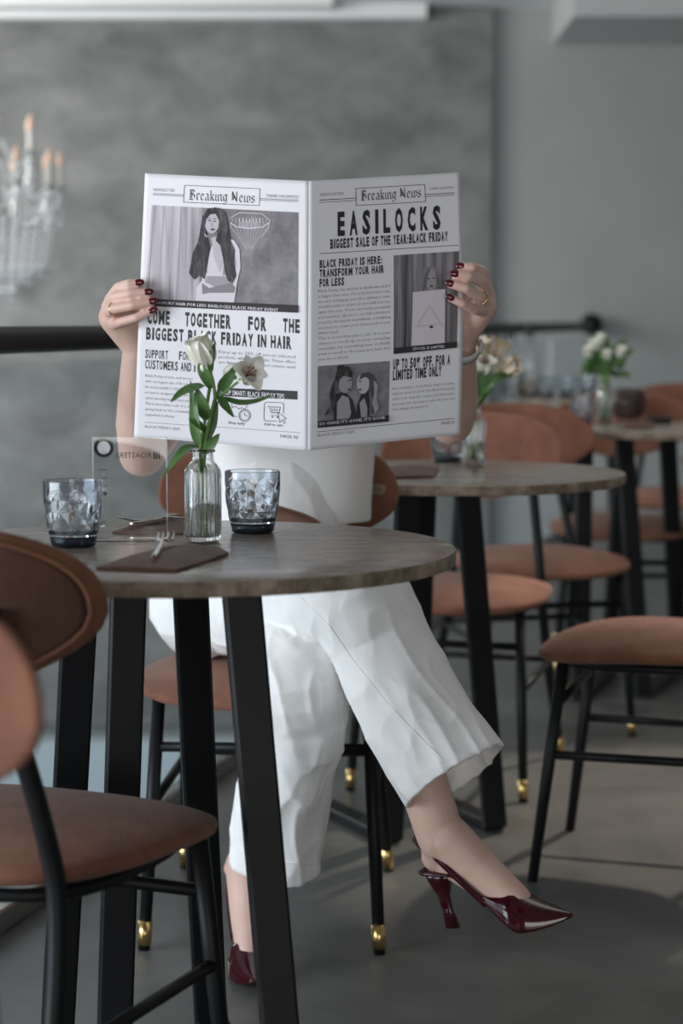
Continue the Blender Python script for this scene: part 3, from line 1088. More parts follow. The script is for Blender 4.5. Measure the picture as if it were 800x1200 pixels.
def glyphs(txt, res=2, bold=0.0):
    key = (txt, res, bold)
    if key not in _font_cache:
        cu = bpy.data.curves.new('t', 'FONT')
        cu.body = txt
        cu.resolution_u = res
        cu.offset = bold
        o = bpy.data.objects.new('t', cu)
        C.objects.link(o)
        dg = bpy.context.evaluated_depsgraph_get()
        me = bpy.data.meshes.new_from_object(o.evaluated_get(dg))
        vs = [(v.co.x, v.co.y) for v in me.vertices]
        fs = [tuple(p.vertices) for p in me.polygons]
        bpy.data.objects.remove(o)
        bpy.data.curves.remove(cu)
        bpy.data.meshes.remove(me)
        _font_cache[key] = (vs, fs)
    return _font_cache[key]


CAPH = 0.729  # cap height of the built-in face at size 1 (scaled below)
_cv, _ = glyphs('H')
CAPH = max(y for x, y in _cv) - min(y for x, y in _cv)


# ------------------------------------------------------------------ clear table sign, printed on its far side (reads mirrored)
SB = T(153, 634, ZT)
sg = thing('table_sign', 'clear acrylic sign with mirrored black print standing on the front table', 'sign', SB, R(2))
SW, SH = 0.0965, 0.137
mb = MB()
mb.box((-SW / 2, -0.0015, 0.004), (SW / 2, 0.0015, SH))
mb.build('acrylic_sheet', M['acrylic'], sg, smooth=False)
mb = MB()
for s in (-1, 1):
    mb.box((s * SW / 2 - 0.0007, -0.0016, 0.004), (s * SW / 2 + 0.0007, 0.0016, SH))
mb.box((-SW / 2, -0.0016, SH - 0.0003), (SW / 2, 0.0016, SH + 0.0003))
mb.build('acrylic_edge', M['acredge'], sg, smooth=False)
mb = MB()
mb.box((-SW / 2, -0.008, 0.0), (SW / 2, 0.008, 0.004))
mb.build('acrylic_foot', M['glass'], sg, smooth=False)
# print: x measured in photo pixels from the sign's centre line
PX = SW / 87.0


def sx(px_):
    return (px_ - 152.5) * PX


def sz(py):
    return SH - (py - 511.5) * PX


pm = MB()


def sign_text(txt, x0, x1, ybase, cap, mi=0, bold=0.0):
    """mirrored: the first letter sits at the right end x1"""
    vs, fs = glyphs(txt, 2, bold)
    mx0, mx1 = min(v[0] for v in vs), max(v[0] for v in vs)
    k = (sx(x1) - sx(x0)) / (mx1 - mx0)
    h = cap * PX / CAPH
    pm.add([(sx(x1) - (x - mx0) * k, 0.0019, sz(ybase) + y * h) for x, y in vs], fs, mi)


def sdisc(cx, cy, r0, r1, mi, y=0.0019, seg=48, a0=0, a1=2 * PI):
    rows = []
    for r in (r0, r1):
        rows.append([(sx(cx) + r * PX * math.cos(a0 + (a1 - a0) * k / seg), y, sz(cy) + r * PX * math.sin(a0 + (a1 - a0) * k / seg)) for k in range(seg + 1)])
    pm.grid(rows, mi=mi)


sign_text('ROASTERS', 135.5, 177, 536, 6.2)
for i in range(3):
    x = 180.5 + i * 3.0
    pm.add([(sx(x), 0.0019, sz(537.5)), (sx(x + 2), 0.0019, sz(537.5)), (sx(x + 2), 0.0019, sz(529)), (sx(x), 0.0019, sz(529))], [(0, 1, 2, 3)], 0)
sdisc(121.8, 524, 7.6, 11.6, 0)
sdisc(121.8, 524, 0.01, 7.6, 1)
star = []
for k in range(10):
    r_ = 2.6 if k % 2 == 0 else 1.1
    a = PI / 2 + PI * k / 5
    star.append((sx(122) + r_ * PX * math.cos(a), 0.0023, sz(520.3) + r_ * PX * math.sin(a)))
pm.add(star + [(sx(122), 0.0023, sz(520.3))], [(k, (k + 1) % 10, 10) for k in range(10)], 2)
pm.add([(sx(118), 0.0023, sz(525)), (sx(126), 0.0023, sz(525)), (sx(125), 0.0023, sz(523.4)), (sx(119), 0.0023, sz(523.4))], [(0, 1, 2, 3)], 0)
sign_text('US', 119.6, 124.4, 530.5, 3.6)


def ring_text(txt, cx, cy, r, cap, a_mid, span, flip=False):
    n_ = len(txt)
    for i, ch in enumerate(txt):
        if ch == ' ':
            continue
        vs, fs = glyphs(ch, 1, 0.02)
        xm = (min(v[0] for v in vs) + max(v[0] for v in vs)) / 2
        h = cap * PX / CAPH
        u = (i / (n_ - 1) - 0.5) * span
        a = a_mid + (u if not flip else -u)
        out = []
        for x, y in vs:
            lx, ly = -(x - xm) * h, y * h - cap * PX / 2
            if flip:
                ly, lx = -ly, -lx
            rr_ = r * PX + ly
            out.append((sx(cx) + rr_ * math.cos(a) - lx * math.sin(a) * -1, 0.0023, sz(cy) + rr_ * math.sin(a) - lx * math.cos(a)))
        pm.add(out, fs, 1)


ring_text('GUINNESS', 121.8, 524, 9.6, 2.3, PI / 2, 1.75)
ring_text('WORLD', 121.8, 524, 9.6, 2.3, -2.5, 1.1, True)
ring_text('RECORDS', 121.8, 524, 9.6, 2.3, -0.62, 1.4, True)
for yy, tx in ((551.5, 'wifi'), (561, 'wifi'), (570.5, 'web')):
    sign_text(tx, 116, 125.5, yy, 3.2)
sdisc(122.6, 578.5, 0.01, 2.4, 0)
sign_text('TJ', 118, 124, 616, 4.6)
sign_text('scan me', 158, 174, 616, 4.0, 0)
pm.build('print', [M['ink'], M['inkwhite'], M['brass']], sg, smooth=False)


# ------------------------------------------------------------------ newspaper
DF, DE = 2.84, 2.925     # distance of the fold and of the outer edges
np_root = thing('newspaper', 'open printed newspaper with two pages held up in front of the reader', 'newspaper', U(361, 527, DF))
no = Vector(np_root.location)


class Page:
    def __init__(s, tl, tr, br, bl, zl, bow_edge):
        s.c = tl, tr, br, bl      # 3-D corners
        s.z = zl                  # the same corners in the layout's own units
        s.bow = bow_edge

    def P(s, u, v, off=0.0):
        tl, tr, br, bl = s.c
        p = tl.lerp(tr, u).lerp(bl.lerp(br, u), v)
        nrm = (tr - tl).cross(bl - tl).normalized()
        if nrm.y > 0:
            nrm = -nrm
        xd = (tr - tl).normalized()
        k = math.sin(PI * u)
        p = p + nrm * (off - 0.0018 * k * (0.6 + 0.8 * v) + 0.0008 * math.sin(PI * v))
        p = p + xd * s.bow * math.sin(PI * v) * (u if s.bow > 0 else (1 - u))
        return p

    def uv(s, x, y):
        (x0, y0), (x1, y1), (x2, y2), (x3, y3) = s.z
        u, v = 0.5, 0.5
        for _ in range(12):
            fx = (1 - u) * (1 - v) * x0 + u * (1 - v) * x1 + u * v * x2 + (1 - u) * v * x3 - x
            fy = (1 - u) * (1 - v) * y0 + u * (1 - v) * y1 + u * v * y2 + (1 - u) * v * y3 - y
            a = -(1 - v) * x0 + (1 - v) * x1 + v * x2 - v * x3
            b = -(1 - u) * x0 - u * x1 + u * x2 + (1 - u) * x3
            c = -(1 - v) * y0 + (1 - v) * y1 + v * y2 - v * y3
            d = -(1 - u) * y0 - u * y1 + u * y2 + (1 - u) * y3
            det = a * d - b * c
            u -= (d * fx - b * fy) / det
            v -= (-c * fx + a * fy) / det
        return u, v

    def sheet(s, nu=40, nv=50):
        mb = MB()
        mb.grid([[s.P(i / nu, j / nv) for i in range(nu + 1)] for j in range(nv + 1)])
        o = mb.build('page', M['paper'], np_root, off=no)
        md = o.modifiers.new('solid', 'SOLIDIFY')
        md.thickness = 0.0004
        md.offset = 0
        return o

    def text(s, mb, txt, x0, x1, y, cap, mi=0, bold=0.0, res=2, lay=1, spread=False):
        vs, fs = glyphs(txt, res, bold)
        a, b = min(v[0] for v in vs), max(v[0] for v in vs)
        u0, v0 = s.uv(x0, y)
        u1, _ = s.uv(x1, y)
        u2, v2 = s.uv(x0, y - cap)
        k = (u1 - u0) / (b - a)
        h = (v0 - v2) / CAPH
        mb.add([s.P(u0 + (px_ - a) * k, v0 - py_ * h, 0.00035 + 0.00022 * lay) for px_, py_ in vs], fs, mi)

    def spaced(s, mb, txt, x0, x1, y, cap, mi=0, bold=0.0, lay=1):
        """letter-spaced line"""
        s.cond(mb, txt, x0, x1, y, cap, mi, bold, lay, 0.62)
        return
        n_ = len(txt)
        adv = []
        for ch in txt:
            vs, _ = glyphs(ch, 2, bold)
            adv.append(max(v[0] for v in vs) - min(v[0] for v in vs))
        tot = sum(adv)
        gap = 0.42 * tot / n_
        full = tot + gap * (n_ - 1)
        u0, v0 = s.uv(x0, y)
        u1, _ = s.uv(x1, y)
        _, v2 = s.uv(x0, y - cap)
        k = (u1 - u0) / full
        h = (v0 - v2) / CAPH
        cx = 0
        for ch, ad in zip(txt, adv):
            vs, fs = glyphs(ch, 2, bold)
            a = min(v[0] for v in vs)
            mb.add([s.P(u0 + (cx + px_ - a) * k, v0 - py_ * h, 0.00035 + 0.00022 * lay) for px_, py_ in vs], fs, mi)
            cx += ad + gap

    def cond(s, mb, txt, x0, x1, y, cap, mi=0, bold=0.045, lay=1, gap=0.26):
        """condensed headline: even letter widths"""
        wd = {'I': 0.42, 'M': 1.28, 'W': 1.35, ' ': 0.42, ':': 0.4, '.': 0.38, "'": 0.3, '%': 1.35, '1': 0.6, 'N': 1.08, 'L': 0.88, 'F': 0.88, 'E': 0.9, 'T': 0.92}
        tot = sum(wd.get(c, 1.0) for c in txt) + gap * (len(txt) - 1)
        u0, v0 = s.uv(x0, y)
        u1, _ = s.uv(x1, y)
        _, v2 = s.uv(x0, y - cap)
        k = (u1 - u0) / tot
        h = (v0 - v2) / CAPH
        cx = 0.0
        for ch in txt:
            w_ = wd.get(ch, 1.0)
            if ch != ' ':
                vs, fs = glyphs(ch, 2, bold)
                a, b = min(v[0] for v in vs), max(v[0] for v in vs)
                q = w_ / max(b - a, 1e-4)
                if ch in ":.'":
                    q = min(q, 1.6)
                mb.add([s.P(u0 + (cx + (px_ - a) * q) * k, v0 - py_ * h, 0.00035 + 0.00022 * lay) for px_, py_ in vs], fs, mi)
            cx += w_ + gap

    def poly(s, mb, pts, mi=0, lay=1):
        uv = [s.uv(*p) for p in pts]
        tri = tessellate_polygon([[Vector((a, b, 0)) for a, b in uv]])
        mb.add([s.P(a, b, 0.00035 + 0.00022 * lay) for a, b in uv], [tuple(t_) for t_ in tri], mi)

    def quad(s, mb, tl, tr, br, bl, mi=0, lay=1, n_=10):
        A = [s.uv(*p) for p in (tl, tr, br, bl)]
        A = [Vector((a, b, 0)) for a, b in A]
        rows = []
        for j in range(n_ + 1):
            r = []
            for i in range(n_ + 1):
                p = A[0].lerp(A[1], i / n_).lerp(A[3].lerp(A[2], i / n_), j / n_)
                r.append(s.P(p.x, p.y, 0.00035 + 0.00022 * lay))
            rows.append(r)
        mb.grid(rows, mi=mi)

    def line(s, mb, pts, wd, mi=0, lay=1):
        for (xa, ya), (xb, yb) in zip(pts[:-1], pts[1:]):
            L = max(math.hypot(xb - xa, yb - ya), 1e-4)
            nx, ny = -(yb - ya) / L * wd / 2, (xb - xa) / L * wd / 2
            m_ = max(1, int(L / 60))
            for k in range(m_):
                ax, ay = xa + (xb - xa) * k / m_, ya + (yb - ya) * k / m_
                bx, by = xa + (xb - xa) * (k + 1) / m_, ya + (yb - ya) * (k + 1) / m_
                s.poly(mb, [(ax + nx, ay + ny), (bx + nx, by + ny), (bx - nx, by - ny), (ax - nx, ay - ny)], mi, lay)

    def ell(s, mb, cx, cy, rx, ry, mi=0, lay=1, n_=20):
        s.poly(mb, [(cx + rx * math.cos(2 * PI * k / n_), cy + ry * math.sin(2 * PI * k / n_)) for k in range(n_)], mi, lay)


# broad-nib lettering for the masthead
BL = {
    'B': (0.74, [[(.05, .78), (.16, .92), (.16, .10), (.04, .02)], [(.16, .90), (.42, .92), (.56, .78), (.42, .56), (.20, .52)], [(.30, .54), (.54, .46), (.62, .22), (.44, .02), (.06, .04)], [(.30, .84), (.30, .12)]]),
    'r': (0.42, [[(.02, .50), (.10, .60), (.10, .10), (.18, .0)], [(.10, .52), (.26, .62), (.36, .50)]]),
    'e': (0.46, [[(.20, .62), (.08, .48), (.08, .14), (.22, .0), (.40, .12)], [(.18, .62), (.36, .46), (.12, .28)]]),
    'a': (0.50, [[(.08, .52), (.20, .62), (.34, .50), (.34, .10), (.42, .0)], [(.34, .36), (.10, .26), (.08, .10), (.18, .0), (.34, .12)]]),
    'k': (0.50, [[(.02, .84), (.10, .94), (.10, .08), (.16, .0)], [(.10, .42), (.30, .60), (.36, .48), (.14, .32)], [(.22, .34), (.34, .10), (.44, .0)]]),
    'i': (0.26, [[(.02, .50), (.11, .60), (.11, .10), (.20, .0)], [(.09, .78), (.14, .84)]]),
    'n': (0.54, [[(.02, .50), (.10, .60), (.10, .08), (.16, .0)], [(.10, .48), (.30, .62), (.38, .50), (.38, .10), (.46, .0)]]),
    'g': (0.50, [[(.20, .62), (.08, .48), (.08, .16), (.20, .04), (.36, .16)], [(.20, .62), (.36, .52), (.36, -.12), (.22, -.26), (.06, -.18)], [(.34, .60), (.46, .58)]]),
    'N': (0.82, [[(.04, .80), (.16, .92), (.16, .14), (.04, .02)], [(.16, .90), (.56, .12), (.62, .04)], [(.50, .84), (.60, .94), (.60, .06)], [(.30, .66), (.30, .20)]]),
    'w': (0.74, [[(.02, .52), (.10, .62), (.10, .12), (.22, .0), (.36, .12)], [(.30, .52), (.38, .62), (.38, .12), (.48, .0), (.62, .14)], [(.52, .60), (.64, .48), (.62, .14)]]),
    's': (0.42, [[(.34, .54), (.20, .62), (.08, .50), (.10, .38), (.32, .26), (.32, .10), (.18, .0), (.04, .10)]]),
    ' ': (0.30, []),
}


def masthead(pg, mb, txt, x0, x1, y, cap, mi=0):
    tot = sum(BL[c][0] for c in txt)
    k = (x1 - x0) / tot
    u0, v0 = pg.uv(x0, y)
    u1, _ = pg.uv(x1, y)
    _, v2 = pg.uv(x0, y - cap)
    ku, kv = (u1 - u0) / tot, (v0 - v2) / 0.94
    nx, ny = 0.052 * math.cos(R(40)), 0.062 * math.sin(R(40))
    cx = 0
    for ch in txt:
        wd, strokes = BL[ch]
        for st in strokes:
            for (xa, ya), (xb, yb) in zip(st[:-1], st[1:]):
                q = [(xa - nx, ya - ny), (xb - nx, yb - ny), (xb + nx, yb + ny), (xa + nx, ya + ny)]
                mb.add([pg.P(u0 + (cx + a) * ku, v0 - b * kv, 0.0006) for a, b in q], [(0, 1, 2, 3)], mi)
        cx += wd


GM = [M['g%d' % i] for i in range(7)] + [M['ga'], M['gb'], M['gc'], M['pwall'], M['pcurtain'], M['pdark'], M['phair']]
INK = [M['ink'], M['inkgrey'], M['inkteal'], M['inkwhite']]



def split_print(src, sheet):
    for nm, keep in (('headline_text', lambda i: i != 1), ('body_text', lambda i: i == 1)):
        mb = MB()
        idx = {}
        for f, i in zip(src.f, src.m):
            if keep(i):
                g = []
                for k in f:
                    if k not in idx:
                        idx[k] = len(mb.v)
                        mb.v.append(src.v[k])
                    g.append(idx[k])
                mb.f.append(g)
                mb.m.append(i)
        mb.build(nm, INK, sheet, smooth=False, off=no)


# ---- left page (layout units: 3.427 per photo pixel)
LPG = Page(U(170, 203, DE), U(361.5, 212, DF), U(360.5, 528, DF), U(157, 512, DE), [(62, 40), (728, 75), (718, 1160), (25, 1100)], 0.0)
sh = LPG.sheet()
t_ = MB()
LPG.text(t_, 'NEWSLETTER', 97, 185, 111, 12, 1)
LPG.text(t_, 'THINK UNLIMITED', 556, 690, 138, 12, 1)
LPG.line(t_, [(96, 121), (223, 127.5)], 2.6, 2)
LPG.line(t_, [(96, 127), (223, 133.5)], 2.0, 2)
LPG.line(t_, [(532, 144), (688, 152)], 2.6, 2)
LPG.line(t_, [(532, 150), (688, 158)], 2.0, 2)
LPG.line(t_, [(226, 89), (533, 105), (531, 172), (222, 156), (226, 89)], 2.2, 0)
masthead(LPG, t_, 'Breaking News', 243, 514, 146, 41)
for tx, a, b_, y in (('COME', 77, 168, 639), ('TOGETHER', 230, 415, 650), ('FOR', 484, 557, 668), ('THE', 624, 690, 677)):
    LPG.cond(t_, tx, a, b_, y, 50, 0)
LPG.cond(t_, 'BIGGEST BLACK FRIDAY IN HAIR', 72, 657, 703, 45, 0)
LPG.cond(t_, 'SUPPORT', 69, 161, 779, 33, 0, 0.02)
LPG.cond(t_, 'FOR', 206, 250, 788, 33, 0, 0.02)
LPG.cond(t_, 'OUR', 292, 345, 794, 33, 0, 0.02)
LPG.cond(t_, 'CUSTOMERS AND I', 69, 272, 822, 34, 0, 0.02)
for i, tx in enumerate(['Black Friday is here, and we are', 'with our biggest sale of the year. I', 'list and ponytails to full sets. Our', 'product is designed to last and be', 'salon-worthy hair in less time.', 'This is more than a sale. It is also',
                        'going back to the community', 'supported us all year.']):
    LPG.text(t_, tx, 70, 262 if i < 7 else 192, 856 + i * 22.5, 11, 1, 0, 1)
for i, tx in enumerate(['Enjoy up to 50% off across selected', 'products, while stock lasts. These offers', 'are live now and will not return until']):
    LPG.text(t_, tx, 366, 672, 762 + i * 21, 12, 1, 0, 1)
LPG.quad(t_, (362, 902), (680, 918), (680, 953), (362, 936), 0)
LPG.text(t_, 'SHOP SMART: BLACK FRIDAY TIPS', 374, 628, 930, 20, 3, 0.006, 2, 2)
# shop-early pictogram: two hands' outline and a clock
LPG.line(t_, [(418, 968), (420, 985), (432, 978), (446, 990), (458, 984), (470, 992), (482, 972), (480, 962)], 2.4, 0)
LPG.line(t_, [(372, 966), (392, 990), (412, 1012), (440, 1022)], 2.4, 0)
LPG.line(t_, [(470 + 23 * math.cos(k * PI / 12), 1016 + 24 * math.sin(k * PI / 12)) for k in range(25)], 2.6, 0)
LPG.line(t_, [(470 + 18 * math.cos(k * PI / 12), 1016 + 19 * math.sin(k * PI / 12)) for k in range(25)], 1.6, 0)
LPG.line(t_, [(470, 1003), (470, 1017), (482, 1018)], 2.4, 0)
LPG.text(t_, 'Shop early', 404, 470, 1049, 11, 0, 0.01, 1)
# add-to-cart pictogram
LPG.line(t_, [(556, 962), (618, 965), (625, 972), (624, 1008)], 2.4, 0)
LPG.line(t_, [(556, 962), (548, 970), (546, 1030), (552, 1038), (598, 1040)], 2.4, 0)
LPG.line(t_, [(560, 979), (568, 980), (575, 1005), (606, 1007), (612, 983), (569, 981)], 2.2, 0)
for k in range(3):
    LPG.line(t_, [(577 + k * 10, 982), (581 + k * 8, 1005)], 1.4, 0)
LPG.line(t_, [(571, 993), (609, 995)], 1.4, 0)
LPG.line(t_, [(575, 1016), (603, 1018)], 2.0, 0)
LPG.ell(t_, 580, 1023, 3.5, 3.5, 0)
LPG.ell(t_, 600, 1024, 3.5, 3.5, 0)
LPG.line(t_, [(601, 1003), (609, 1046), (617, 1035), (626, 1050), (632, 1046), (624, 1032), (637, 1030), (601, 1003)], 2.2, 0)
LPG.text(t_, 'Add to cart', 546, 622, 1056, 11, 0, 0.01, 1)
LPG.line(t_, [(69, 1041), (690, 1087)], 2.0, 1)
LPG.text(t_, 'BLACK FRIDAY 2025', 70, 210, 1063, 11, 1)
LPG.text(t_, 'PAGE 02', 611, 681, 1106, 12, 0)
split_print(t_, sh)

# photograph: long-haired woman, curtain, small chandelier
p_ = MB()
LPG.quad(p_, (92, 167), (688, 200), (684, 602), (64, 570), 10)
LPG.quad(p_, (92, 167), (300, 178.5), (285, 566), (66, 545), 11, 2)
rnd = random.Random(11)
for k in range(5):
    x = 100 + k * 38 + rnd.uniform(-3, 3)
    w_ = rnd.uniform(3, 7)
    xb = 66 + (x - 92) * 1.05
    LPG.poly(p_, [(x, 168 + (x - 92) * .055), (x + w_, 168 + (x + w_ - 92) * .055), (xb + w_ * 1.4, 545 + (xb - 66) * .05), (xb, 545 + (xb - 66) * .05)], 9 if k % 3 else 4, 3)
for k in range(16):   # mottled wall behind the woman
    x, y = rnd.uniform(330, 670), rnd.uniform(215, 560)
    pass
# little chandelier
for k in range(10):
    LPG.line(p_, [(492 + (k - 4.5) * 15, 215 + abs(k - 4.5) * 2), (492 + (k - 4.5) * 17, 255), (492 + (k - 4.5) * 9, 300), (490 + (k - 4.5) * 3, 345)], 2.4, 5, 4)
LPG.line(p_, [(412, 222), (450, 200), (540, 204), (574, 230), (570, 262), (540, 300)], 4, 5, 4)
LPG.ell(p_, 492, 248, 44, 20, 4, 3)
LPG.line(p_, [(414, 240), (440, 256), (490, 262), (545, 258), (572, 240)], 4, 6, 5)
for k in range(7):
    LPG.line(p_, [(450 + k * 14, 222), (452 + k * 14, 240)], 3.5, 6, 5)
# the woman: white suit, face, hair
LPG.poly(p_, [(305, 400), (330, 360), (345, 320), (395, 300), (430, 310), (452, 345), (456, 420), (442, 480), (436, 520), (430, 561), (276, 552), (278, 500), (300, 470)], 6, 6)
LPG.poly(p_, [(300, 480), (330, 500), (420, 480), (436, 500), (430, 520), (330, 520), (302, 525)], 3, 7)
LPG.poly(p_, [(322, 452), (410, 455), (416, 480), (360, 500), (312, 476)], 4, 7)
LPG.poly(p_, [(338, 300), (370, 292), (382, 340), (388, 400), (372, 440), (350, 380)], 5, 8)
LPG.ell(p_, 340, 236, 30, 46, 5, 8)
LPG.poly(p_, [(352, 178), (322, 184), (302, 214), (294, 262), (284, 320), (262, 360), (256, 400), (248, 440), (268, 466), (290, 448), (312, 466), (322, 410), (332, 350), (322, 300), (312, 256), (318, 226), (334, 206),
              (356, 204), (370, 232), (364, 280), (356, 310), (374, 330), (386, 380), (392, 430), (404, 470), (424, 484), (440, 452), (430, 400), (434, 350), (412, 300), (404, 240), (392, 198), (372, 182)], 13, 9)
for k in range(9):
    x = 270 + k * 6
    LPG.line(p_, [(300 + k * 2, 270 + k * 8), (x, 350 + k * 5), (x - 8, 400), (x + 4, 440)], 1.8, 1, 10)
for k in range(9):
    x = 378 + k * 5.5
    LPG.line(p_, [(384 + k * 2, 250 + k * 8), (x + 4, 350), (x + 14, 400), (x + 8, 450)], 1.8, 1, 10)
LPG.line(p_, [(326, 231), (336, 230)], 4, 0, 10)
LPG.line(p_, [(346, 233), (358, 234)], 4, 0, 10)
LPG.line(p_, [(324, 223), (337, 221)], 2.5, 1, 10)
LPG.line(p_, [(346, 223), (359, 225)], 2.5, 1, 10)
LPG.line(p_, [(341, 238), (339, 252), (345, 254)], 2.2, 3, 10)
LPG.ell(p_, 344, 266, 9, 4.5, 1, 10)
LPG.line(p_, [(312, 284), (318, 295), (328, 292)], 3, 6, 10)
# caption strip
LPG.quad(p_, (66, 541), (685, 572), (684, 602), (64, 570), 0, 11)
LPG.text(p_, 'LUXURY HAIR FOR LESS: EASILOCKS BLACK FRIDAY EVENT', 120, 608, 562.5, 11, 6, 0.02, 1, 12)
p_.build('printed_photo', GM, sh, smooth=False, off=no)

# ---- right page (layout units: 3.333 per photo pixel)
RPG = Page(U(361.5, 212, DF), U(539, 202, DE), U(539, 509, DE), U(360.5, 528, DF), [(38, 72), (628, 40), (630, 1062), (35, 1130)], 0.004)
sh = RPG.sheet()
t_ = MB()
RPG.text(t_, 'NEWSLETTER', 81, 172, 131, 10, 1)
RPG.text(t_, 'THINK UNLIMITED', 503, 601, 108, 9, 1)
RPG.line(t_, [(78, 147), (217, 139)], 2.6, 0)
RPG.line(t_, [(78, 156), (217, 148)], 1.8, 0)
RPG.line(t_, [(488, 126), (602, 119)], 2.6, 0)
RPG.line(t_, [(488, 134), (602, 127)], 1.8, 0)
RPG.line(t_, [(218, 102), (486, 87), (488, 153), (219, 168), (218, 102)], 2.2, 0)
masthead(RPG, t_, 'Breaking News', 236, 472, 149, 40)
RPG.spaced(t_, 'EASILOCKS', 147, 545, 282, 84, 0, 0.045)
RPG.cond(t_, 'BIGGEST SALE OF THE YEAR:BLACK FRIDAY', 119, 572, 335, 34, 0)
RPG.line(t_, [(78, 355), (614, 322)], 2.2, 0)
for i, (tx, e_) in enumerate((('BLACK FRIDAY IS HERE:', 316), ('TRANSFORM YOUR HAIR', 323), ('FOR LESS', 171))):
    RPG.cond(t_, tx, 78, e_, 410 + i * 37, 28, 0)
para = ['Black Friday has landed at Easilocks and it', 'is bigger than ever. For a limited time only,', 'we are bringing you the ultimate hair', 'transformation at prices you will not see', 'again this year. From our iconic ponytails',
        'and seamless clip-ins to our full collections', 'loved by thousands worldwide, everything', 'you need to create your dream look is now', 'within reach.', 'This is more than just a sale. It is your', 'chance to stock up on your everyday',
        'essentials, try something new, or finally', 'treat yourself to the piece you have had', 'your eye on all year.']
for i, tx in enumerate(para):
    e_ = {8: 152, 13: 190}.get(i, 348)
    RPG.text(t_, tx, 72, e_, 507 + i * 20.6, 11, 1, 0, 1)
RPG.cond(t_, 'UP TO 50% OFF. FOR A', 360, 581, 808, 37, 0)
RPG.cond(t_, 'LIMITED TIME ONLY', 360, 548, 850, 36, 0)
for i, tx in enumerate(['But remember, once these deals are gone,', 'they are gone for good. Our Black Friday sale', 'is live now: shop fast, secure your favourites,', 'and step into the season with the hair you', 'have always dreamed of.']):
    RPG.text(t_, tx, 360, 500 if i == 4 else 602, 889 + i * 20.5, 10, 1, 0, 1)
RPG.line(t_, [(70, 1056), (604, 999)], 2.0, 0)
RPG.text(t_, 'BLACK FRIDAY 2025', 71, 216, 1075, 11, 1)
RPG.text(t_, 'PAGE 01', 554, 604, 1025, 11, 0)
split_print(t_, sh)

# photograph: woman standing behind a white bag, curtain behind
p_ = MB()
RPG.quad(p_, (361, 362), (616, 345), (605, 722), (361, 748), 12)
rnd = random.Random(5)
x = 361
k = 0
while x < 0:
    w_ = rnd.uniform(8, 17)
    RPG.poly(p_, [(x, 362 - (x - 361) * .066), (min(x + w_, 612), 362 - (x + w_ - 361) * .066), (min(x + w_, 602), 722 - (x - 361) * .1), (x, 724 - (x - 361) * .1)], [2, 3, 8, 7, 3, 4][k % 6], 2)
    x += w_
    k += 1
RPG.poly(p_, [(470, 495), (466, 450), (474, 415), (500, 402), (530, 412), (543, 450), (545, 492), (520, 500)], 3, 4)
RPG.ell(p_, 504, 455, 22, 42, 4, 5)
RPG.poly(p_, [(478, 440), (490, 420), (504, 412), (490, 445), (484, 490), (470, 498)], 2, 6)
RPG.poly(p_, [(522, 428), (536, 450), (543, 495), (526, 496)], 2, 6)
RPG.line(p_, [(488, 452), (500, 452)], 4, 0, 7)
RPG.line(p_, [(510, 451), (521, 450)], 4, 0, 7)
RPG.ell(p_, 505, 482, 7, 4, 1, 7)
RPG.quad(p_, (432, 505), (558, 493), (557, 705), (428, 716), 6, 8)
RPG.line(p_, [(495, 560), (470, 600), (450, 640)], 3, 5, 9)
RPG.line(p_, [(495, 560), (530, 610), (550, 640)], 3, 5, 9)
RPG.line(p_, [(440, 640), (550, 628)], 3, 5, 9)
RPG.ell(p_, 504, 641, 7, 5, 0, 10)
RPG.quad(p_, (361, 724), (606, 698), (605, 722), (361, 748), 0, 11)
RPG.text(p_, 'STOCK IS LIMITED', 433, 557, 733, 10, 6, 0.02, 1, 12)
p_.build('printed_photo', GM, sh, smooth=False, off=no)

# photograph: two women with long ponytails
p_ = MB()
RPG.quad(p_, (71, 796), (347, 775), (346, 1014), (71, 1040), 10)
for k in range(0):
    RPG.ell(p_, rnd.uniform(85, 330), rnd.uniform(805, 900), rnd.uniform(10, 22), rnd.uniform(8, 18), rnd.choice([7, 8]), 2, 16)
RPG.poly(p_, [(140, 905), (175, 895), (205, 930), (222, 985), (225, 1026), (135, 1034), (130, 960)], 0, 4)
RPG.poly(p_, [(145, 940), (165, 910), (190, 920), (200, 980), (190, 1010), (145, 1014)], 4, 5)
RPG.poly(p_, [(220, 1024), (222, 950), (240, 900), (268, 890), (272, 960), (268, 1020)], 0, 4)
RPG.poly(p_, [(232, 940), (250, 920), (262, 960), (262, 1005), (240, 1010)], 4, 5)
RPG.ell(p_, 174, 860, 28, 42, 4, 6)
RPG.ell(p_, 244, 865, 24, 40, 5, 6)
RPG.poly(p_, [(135, 850), (142, 815), (160, 795), (190, 798), (204, 822), (200, 842), (170, 834), (152, 850), (150, 885), (138, 900), (142, 940), (118, 985), (96, 990), (118, 950), (116, 900), (126, 868)], 13, 7)
RPG.ell(p_, 160, 803, 18, 12, 0, 7)
RPG.poly(p_, [(228, 850), (236, 826), (262, 818), (280, 826), (296, 860), (290, 900), (304, 940), (296, 985), (276, 980), (282, 930), (270, 890), (272, 850), (252, 838)], 1, 7)
RPG.poly(p_, [(284, 850), (302, 870), (296, 920), (306, 960), (292, 985), (280, 940), (288, 900)], 4, 8)
RPG.line(p_, [(186, 852), (200, 850)], 4, 0, 8)
RPG.line(p_, [(226, 855), (238, 856)], 4, 0, 8)
RPG.ell(p_, 190, 888, 6, 4, 1, 8)
RPG.ell(p_, 232, 888, 6, 4, 1, 8)
RPG.quad(p_, (71, 1013), (346, 988), (346, 1014), (71, 1040), 0, 11)
RPG.text(p_, "SO ONCE IT'S GONE, IT'S GONE.", 77, 333, 1030, 11, 6, 0.02, 1, 12)
p_.build('printed_photo', GM, sh, smooth=False, off=no)


